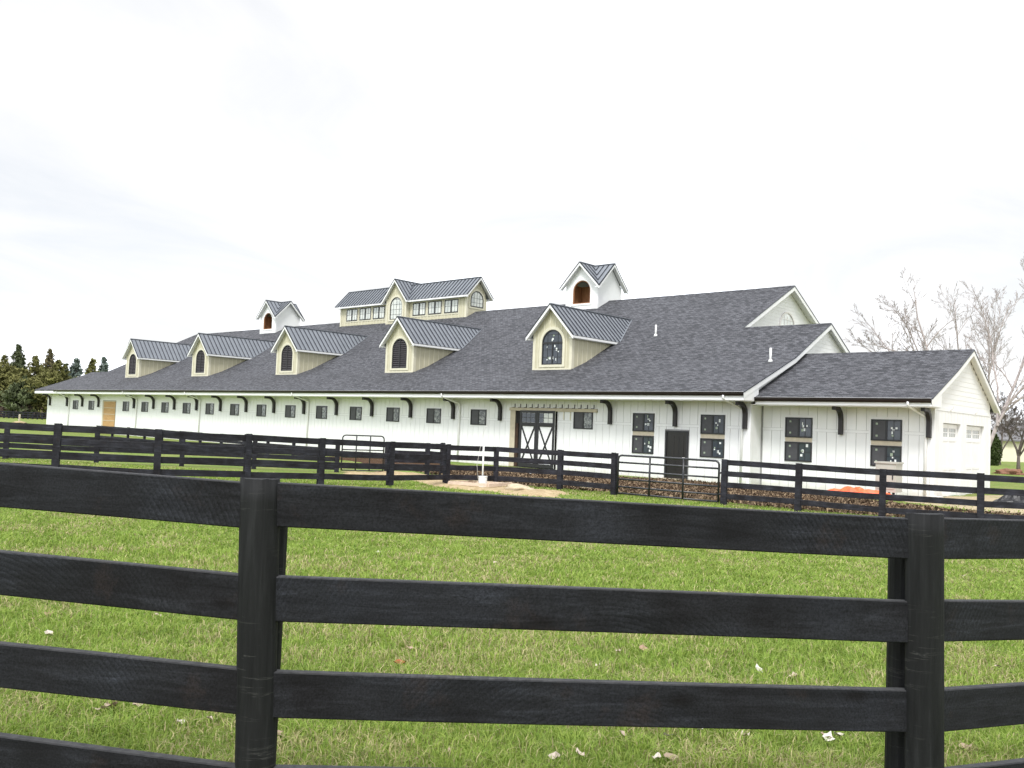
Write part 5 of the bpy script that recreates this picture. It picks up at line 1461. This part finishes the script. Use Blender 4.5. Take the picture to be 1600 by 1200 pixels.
def conifer(u, d, height, width, label, tint, seed, kind='spruce', base_frac=0.05):
    base = at(u, d); r = np.random.default_rng(seed)
    T = thing('conifer_tree', label, 'tree', tuple(base), 'evergreens beyond the far field')
    MB().tube([base + Vector((0, 0, -0.3)), base + Vector((0, 0, height * 0.5)), base + Vector((0, 0, height * 0.97))], [0.02 * height, 0.013 * height, 0.02], 7).build('trunk', 'bark_dark', T, True)
    V, Fc, Cc = [], [], []
    nwh = int(height * (2.8 if kind == 'spruce' else 2.3))
    for w in range(nwh):
        t_ = base_frac + (1 - base_frac) * (w + r.random() * 0.6) / nwh
        R0 = width / 2 * ((1 - t_) ** 0.85 * 1.05 if kind == 'spruce' else min(1.0, 2.4 * (1 - t_)) * (0.72 + 0.36 * r.random()) * (0.65 + 0.6 * math.sin(math.pi * min(1, t_ * 1.25)) ** 0.7))
        nb = int(7 + 5 * (1 - t_))
        for b_ in range(nb):
            az = r.random() * 6.283; L = R0 * (0.6 + 0.55 * r.random()) + 0.15
            dr = np.array([math.cos(az), math.sin(az), 0]); droop = -0.18 if kind == 'spruce' else 0.12 + 0.2 * r.random()
            nq = max(6, int(L * 11))
            s = np.sqrt(r.random(nq)) * L
            z = base.z + t_ * height + droop * s + r.normal(0, 0.10, nq) + (0.05 * s * s / max(L, .3) if kind != 'spruce' else 0)
            cen = np.stack([base.x + dr[0] * s + r.normal(0, 0.16, nq) * (0.4 + s * .3), base.y + dr[1] * s + r.normal(0, 0.16, nq) * (0.4 + s * .3), z], 1)
            shade = 0.75 + 0.5 * r.random()
            for c_ in cen:
                a1 = r.normal(0, 1, 3); a1 /= np.linalg.norm(a1); a2 = np.cross(a1, r.normal(0, 1, 3)); a2 /= np.linalg.norm(a2)
                sz = 0.22 + 0.30 * r.random()
                i0 = len(V); V += [c_ - a1 * sz, c_ + a1 * sz + a2 * sz * .3, c_ + a2 * sz * 0.9]; Fc.append((i0, i0 + 1, i0 + 2))
                cc = np.array(tint) * shade * (0.7 + 0.6 * r.random()); Cc += [cc, cc, cc]
    color_mesh('crown', V, Fc, np.array(Cc), 'needles', T)


DK = (0.10, 0.118, 0.060); OL = (0.155, 0.152, 0.055); BL = (0.125, 0.155, 0.135); BR = (0.155, 0.135, 0.075)
conifer(-24, 190, 14.5, 10.0, 'dark broad evergreen cut by the left edge of the picture', OL, 1, 'pine')
conifer(1, 182, 12.6, 8.0, 'olive bushy evergreen at the left edge', OL, 2, 'pine')
conifer(22, 196, 16.0, 8.6, 'tall dark pointed evergreen, tallest on the left', DK, 3, 'spruce')
conifer(49, 176, 12.4, 8.5, 'wide olive evergreen between the two tall pointed ones', OL, 4, 'pine')
conifer(71, 200, 15.4, 8.4, 'tall brownish evergreen above the left barn eave', BR, 5, 'spruce')
conifer(86, 172, 11.6, 8.6, 'olive rounded evergreen just left of the low barn roof', OL, 6, 'pine')
conifer(97, 205, 12.6, 6.5, 'slim dark evergreen behind the blue spruce', DK, 7, 'spruce')
conifer(114, 185, 12.9, 8.4, 'bluish spruce showing above the low barn roof', BL, 8, 'spruce')
conifer(139, 190, 13.0, 8.8, 'olive green evergreen above the low barn ridge', OL, 9, 'spruce')
conifer(157, 205, 14.6, 7.0, 'bluish pointed spruce, rightmost of the evergreens', BL, 10, 'spruce')
conifer(104, 176, 8.6, 9.0, 'low dark evergreen at the left end of the barn wall', DK, 11, 'pine')
conifer(34, 170, 8.0, 7.0, 'low dark evergreen under the tall pointed one', DK, 12, 'pine')


def brush(name, label, pts, n, h, tint, seed, parent=None, kind='stuff', cat='brush', sz=(0.15, 0.3), wid=1.2):
    r = np.random.default_rng(seed); V, Fc, Cc = [], [], []
    for i in range(n):
        t_ = r.random(); p = Vector(pts[0]).lerp(Vector(pts[1]), t_)
        hh = h * (0.5 + 0.6 * abs(mnoise.noise(Vector((t_ * 14, seed, 0)))) * 1.5)
        c_ = np.array([p.x + r.normal(0, wid), p.y + r.normal(0, wid), p.z + r.random() ** 0.8 * hh])
        a1 = r.normal(0, 1, 3); a1[2] += 0.8; a1 /= np.linalg.norm(a1); a2 = np.cross(a1, r.normal(0, 1, 3)); a2 /= np.linalg.norm(a2)
        s = r.uniform(*sz); i0 = len(V)
        V += [c_ - a1 * s, c_ + a1 * s, c_ + a2 * s * 0.5]; Fc.append((i0, i0 + 1, i0 + 2)); cc = np.array(tint) * (0.6 + 0.8 * r.random()); Cc += [cc] * 3
    o = color_mesh(name, V, Fc, np.array(Cc), 'needles', parent)
    tag(o, label, cat)
    if kind: o['kind'] = kind
    return o


brush('undergrowth', 'brown leafless undergrowth beneath the far evergreens', (at(-60, 176), at(72, 172)), 6000, 3.6, (0.105, 0.075, 0.058), 3, sz=(0.2, 0.5), wid=2.0)
PF = [tuple(at(-40 + 7.5 * i, 160)[:2]) for i in range(16)]
paddock_fence('board_fence', 'tiny far black fence below the evergreens across the left field', PF, 1.3, 3, 0.4, face=False, post=0.2, bh=0.2)
sp = at(30, 118)
st = thing('marker_post', 'small wooden post standing in a sand pile on the far left field', 'post', tuple(sp))
MB().box(sp.x - 0.09, sp.x + 0.09, sp.y - 0.09, sp.y + 0.09, sp.z - 0.1, sp.z + 1.05).prism([(sp.x - .09, sp.z + 1.05), (sp.x + .09, sp.z + 1.05), (sp.x, sp.z + 1.16)], 'y', sp.y - .09, sp.y + .09).build('post', 'beige', st)
o = lump('sand_heap', 'sand', (sp.x, sp.y, sp.z), (0.9, 0.9, 0.22), 4, 0.3); tag(o, 'little sand pile round the far wooden post', 'sand pile')

# columnar shrub and far house at the right
cs_ = at(1550, 92)
r = np.random.default_rng(4); V, Fc, Cc = [], [], []
for i in range(5200):
    t_ = r.random(); rad = 1.0 * math.sin(math.pi * min(1, 0.12 + t_ * 0.9)) ** 0.6; a = r.random() * 6.283; q = rad * math.sqrt(r.random())
    c_ = np.array([cs_.x + q * math.cos(a), cs_.y + q * math.sin(a), cs_.z + t_ * 3.6])
    a1 = r.normal(0, 1, 3); a1 /= np.linalg.norm(a1); a2 = np.cross(a1, r.normal(0, 1, 3)); a2 /= np.linalg.norm(a2); i0 = len(V)
    V += [c_ - a1 * .12, c_ + a1 * .12, c_ + a2 * .12]; Fc.append((i0, i0 + 1, i0 + 2)); cc = np.array((0.05, 0.07, 0.022)) * (0.6 + 0.8 * r.random()); Cc += [cc] * 3
T = thing('evergreen_shrub', 'dark green upright shrub beside the far corner of the garage', 'shrub', tuple(cs_))
color_mesh('foliage', V, Fc, np.array(Cc), 'needles', T)
MB().tube([cs_ + Vector((0, 0, -.1)), cs_ + Vector((0, 0, 2.6))], [0.08, 0.03], 6).build('stem', 'bark_dark', T)

hb = at(1640, 117)
HS = thing('house', 'low cream house with a grey roof half hidden at the right edge', 'house', tuple(hb))
hu = Vector((CR.x, CR.y, 0)).normalized(); hv = Vector((CF.x, CF.y, 0)).normalized()
def hp(s, d, z): q = hb + hu * s + hv * d; return (q.x, q.y, hb.z + z)
def hbox(s0, s1, d0, d1, z0, z1, name, mat, par):
    vs = [hp(s, d, z) for z in (z0, z1) for s, d in ((s0, d0), (s1, d0), (s1, d1), (s0, d1))]
    return MB().add(vs, [(0, 3, 2, 1), (4, 5, 6, 7), (0, 1, 5, 4), (1, 2, 6, 5), (2, 3, 7, 6), (3, 0, 4, 7)]).build(name, mat, par)
hw_ = hbox(-6.5, 8, 0, 8, -0.2, 2.75, 'wall', 'house_wall', HS)
vs = [hp(-7.1, -0.6, 2.7), hp(8.6, -0.6, 2.7), hp(8.6, 8.6, 2.7), hp(-7.1, 8.6, 2.7), hp(-3.5, 4, 5.3), hp(5.0, 4, 5.3), hp(-7.1, -0.6, 2.9), hp(8.6, -0.6, 2.9), hp(8.6, 8.6, 2.9), hp(-7.1, 8.6, 2.9)]
MB().add(vs, [(0, 1, 2, 3), (6, 7, 5, 4), (7, 8, 5), (8, 9, 4, 5), (9, 6, 4), (0, 1, 7, 6), (1, 2, 8, 7), (2, 3, 9, 8), (3, 0, 6, 9)]).build('roof', 'house_roof', HS)
for s in (1.5, 4.6):
    w_ = hbox(s, s + 1.4, -0.06, -0.005, 0.9, 2.1, 'window', 'white_plain', HS)
    hbox(s + 0.1, s + 1.3, -0.075, -0.062, 1.0, 2.0, 'pane', 'glass', w_)
hbox(-1.2, -0.2, -0.06, -0.005, 0.0, 2.1, 'door', 'man_door', HS)
fp = at(1578, 66)
o = lump('planting_bed', 'red_mulch', (fp.x, fp.y, fp.z + 0.1), (1.0, 0.7, 0.30), 6, 0.5, flat=0.1); tag(o, 'low reddish brush heap on the lawn beyond the garage', 'brush heap')

# ------------------------------------------------------------------ grass, chips, leaves
f2 = np.array([CF.x, CF.y]); f2 /= np.linalg.norm(f2); r2 = np.array([f2[1], -f2[0]]); c2 = np.array([CP.x, CP.y])


def vnoise(x, y, s, seed):
    """smooth value noise on numpy arrays"""
    x = x * s + seed * 17.3; y = y * s + seed * 9.1
    xi, yi = np.floor(x).astype(int), np.floor(y).astype(int); fx, fy = x - xi, y - yi
    fx = fx * fx * (3 - 2 * fx); fy = fy * fy * (3 - 2 * fy)
    def h(a, b_): q = np.sin(a * 127.1 + b_ * 311.7 + seed) * 43758.5453; return q - np.floor(q)
    return (h(xi, yi) * (1 - fx) + h(xi + 1, yi) * fx) * (1 - fy) + (h(xi, yi + 1) * (1 - fx) + h(xi + 1, yi + 1) * fx) * fy


def grass():
    Ds, Ls = [], []
    for d0, d1, dens in ((1.6, 3.2, 1200), (3.2, 6.0, 5200), (6.0, 9.0, 3000), (9.0, 14.0, 1500), (14.0, 20.0, 800), (20, 31, 330)):
        area = 0.5 * 1.34 * (d1 ** 2 - d0 ** 2) + 0.6 * (d1 - d0)
        n = int(area * dens)
        d = np.sqrt(rng.random(n) * (d1 ** 2 - d0 ** 2) + d0 ** 2)
        l = (rng.random(n) - 0.5) * (1.34 * d + 0.6)
        Ds.append(d); Ls.append(l)
    d = np.concatenate(Ds); l = np.concatenate(Ls)
    x = c2[0] + f2[0] * d + r2[0] * l; y = c2[1] + f2[1] * d + r2[1] * l
    ok = np.ones(len(x), bool)
    far = (d > 17)
    for i in np.nonzero(far)[0]:
        if in_sand(x[i], y[i]) and rng.random() < 0.88: ok[i] = False
        elif in_mulch(x[i], y[i]): ok[i] = False
        elif in_drive(x[i], y[i]) and rng.random() < 0.9: ok[i] = False
        elif y[i] > -1: ok[i] = False
    x, y, d = x[ok], y[ok], d[ok]; n = len(x)
    clump = vnoise(x, y, 5.0, 1) * 0.6 + vnoise(x, y, 13.0, 2) * 0.4
    straw = vnoise(x, y, 1.3, 3) * 0.5 + vnoise(x, y, 3.7, 4) * 0.3 + vnoise(x, y, 11.0, 5) * 0.2
    kz = 0.0265; t_ = -12.0 - y; z = kz * 0.5 * (t_ + np.sqrt(t_ * t_ + 6)); z = np.minimum(z, 0.95) - 0.02
    z = z - 0.012
    ln = (0.035 + 0.055 * clump + 0.03 * rng.random(n)) * np.where(d > 9, 1.1, 1.0)
    wd = (0.0022 + 0.0018 * rng.random(n)) * np.clip(d / 5.0, 1, 4.5)
    az = rng.random(n) * 2 * np.pi; lean = 0.25 + 0.85 * rng.random(n)
    dx, dy = np.cos(az), np.sin(az)
    ba = rng.random(n) * 2 * np.pi; bx, by = np.cos(ba) * wd, np.sin(ba) * wd
    V = np.zeros((n, 5, 3), np.float32)
    V[:, 0] = np.stack([x - bx, y - by, z], 1); V[:, 1] = np.stack([x + bx, y + by, z], 1)
    mx, my, mz = x + dx * ln * lean * 0.28, y + dy * ln * lean * 0.28, z + ln * 0.62
    V[:, 2] = np.stack([mx + bx * .8, my + by * .8, mz], 1); V[:, 3] = np.stack([mx - bx * .8, my - by * .8, mz], 1)
    V[:, 4] = np.stack([x + dx * ln * lean, y + dy * ln * lean, z + ln * (1.05 - 0.35 * lean)], 1)
    idx = (np.arange(n) * 5)[:, None]
    tri = np.concatenate([idx + np.array([[0, 1, 2]]), idx + np.array([[0, 2, 3]]), idx + np.array([[3, 2, 4]])], 0)
    g = rng.random(n)[:, None]
    green = np.array([0.178, 0.285, 0.044]) * (1 - g) + np.array([0.33, 0.415, 0.09]) * g
    st = np.array([0.49, 0.435, 0.23]) * (0.65 + 0.6 * rng.random(n)[:, None])
    p = np.clip((straw - 0.43) * 1.8, 0.08, 0.40)
    pick = (rng.random(n) < p)[:, None]
    col = np.where(pick, st, green * (0.8 + 0.4 * clump[:, None]))
    cols = np.repeat(col, 5, 0)
    o = color_mesh('grass', V.reshape(-1, 3), tri, cols, 'blade')
    o['kind'] = 'stuff'; tag(o, 'short spring grass of the paddock, green with straw yellow patches', 'grass')


grass()


def chips():
    n = 42000
    x = 58 + rng.random(n) * 27; y = -12 + rng.random(n) * 11.5
    ok = np.array([in_mulch(a, b_) for a, b_ in zip(x, y)]); x, y = x[ok], y[ok]; n = len(x)
    z = np.array([gz(a, b_) for a, b_ in zip(x, y)]) + 0.035 + 0.05 * rng.random(n)
    a = rng.random(n) * 6.283; L = 0.015 + 0.045 * rng.random(n); W = 0.008 + 0.014 * rng.random(n); tz = rng.normal(0, 0.025, (n, 2))
    ca, sa = np.cos(a), np.sin(a)
    V = np.zeros((n, 4, 3))
    for k, (p, q) in enumerate(((-1, -1), (1, -1), (1, 1), (-1, 1))):
        V[:, k] = np.stack([x + p * L * ca - q * W * sa, y + p * L * sa + q * W * ca, z + p * tz[:, 0] + q * tz[:, 1]], 1)
    f = (np.arange(n) * 4)[:, None] + np.array([[0, 1, 2, 3]])
    g = rng.random(n)[:, None] ** 1.7
    col = np.array([0.045, 0.028, 0.018]) * (1 - g) + np.array([0.32, 0.235, 0.15]) * g
    o = color_mesh('mulch_chips', V.reshape(-1, 3), f, np.repeat(col, 4, 0), 'chip'); o['kind'] = 'stuff'
    tag(o, 'brown bark chips strewn between the paddock fence and the barn', 'mulch')


chips()


def leaf_mesh(seed):
    rs = random.Random(seed); mb = MB(); n = 11
    pts = []
    for i in range(n):
        a = 2 * math.pi * i / n; rr = 0.035 * (0.65 + 0.7 * rs.random())
        pts.append((rr * math.cos(a) * 1.35, rr * math.sin(a), 0.012 + 0.035 * rs.random() * abs(math.sin(a * 1.5 + rs.random()))))
    mb.v = [(0, 0, 0.004)] + pts; mb.f = [[0, i + 1, (i + 1) % n + 1] for i in range(n)]
    return mb.mesh('fallen_leaf')


LM = []
for s in range(5):
    me = leaf_mesh(s); me.materials.append(M['leaf']); LM.append(me)


def ground_at(u, v_):
    d = CF + CR * ((u - 800) / 1379.09) - CU * ((v_ - 600) / 1379.09)
    z = 0.3
    for _ in range(30):
        t_ = (z - CP.z) / d.z; q = CP + d * t_; z = gz(q.x, q.y)
    return q


LEAVES = [(150, 745), (70, 830), (270, 860), (245, 970), (75, 968), (75, 1000), (40, 1090), (160, 1118), (175, 1115), (215, 1112), (280, 1140), (640, 1020), (935, 1048), (965, 1025), (1004, 1022), (975, 1160), (1043, 1160), (1165, 1160), (1090, 1150), (1295, 1165), (1310, 1160), (1130, 1186), (1378, 1152), (722, 1128), (700, 1185), (1027, 1195), (1045, 1195), (905, 1190), (1505, 905), (1585, 885), (1560, 1050), (1510, 1180), (865, 1196), (1290, 1162), (590, 868), (775, 885), (1240, 1065), (1185, 1055), (430, 1160), (330, 1135)]
for i, (u, v_) in enumerate(LEAVES):
    q = ground_at(u, v_)
    o = link('fallen_leaf', LM[i % 5], None, (q.x, q.y, q.z + 0.03)); o.rotation_euler = (random.uniform(-.4, .4), random.uniform(-.4, .4), random.random() * 6.28)
    k = random.uniform(0.5, 0.9); o.scale = (k, k, k)
    tag(o, 'small pale curled dead leaf lying in the foreground grass', 'leaf', 'dead leaves in the foreground grass')
q = ground_at(624, 1046); me = leaf_mesh(33); me.materials.append(M['leaf_russet'])
o = link('fallen_leaf', me, None, (q.x, q.y, q.z + 0.03)); tag(o, 'russet red dead leaf in the grass right of the left foreground post', 'leaf')
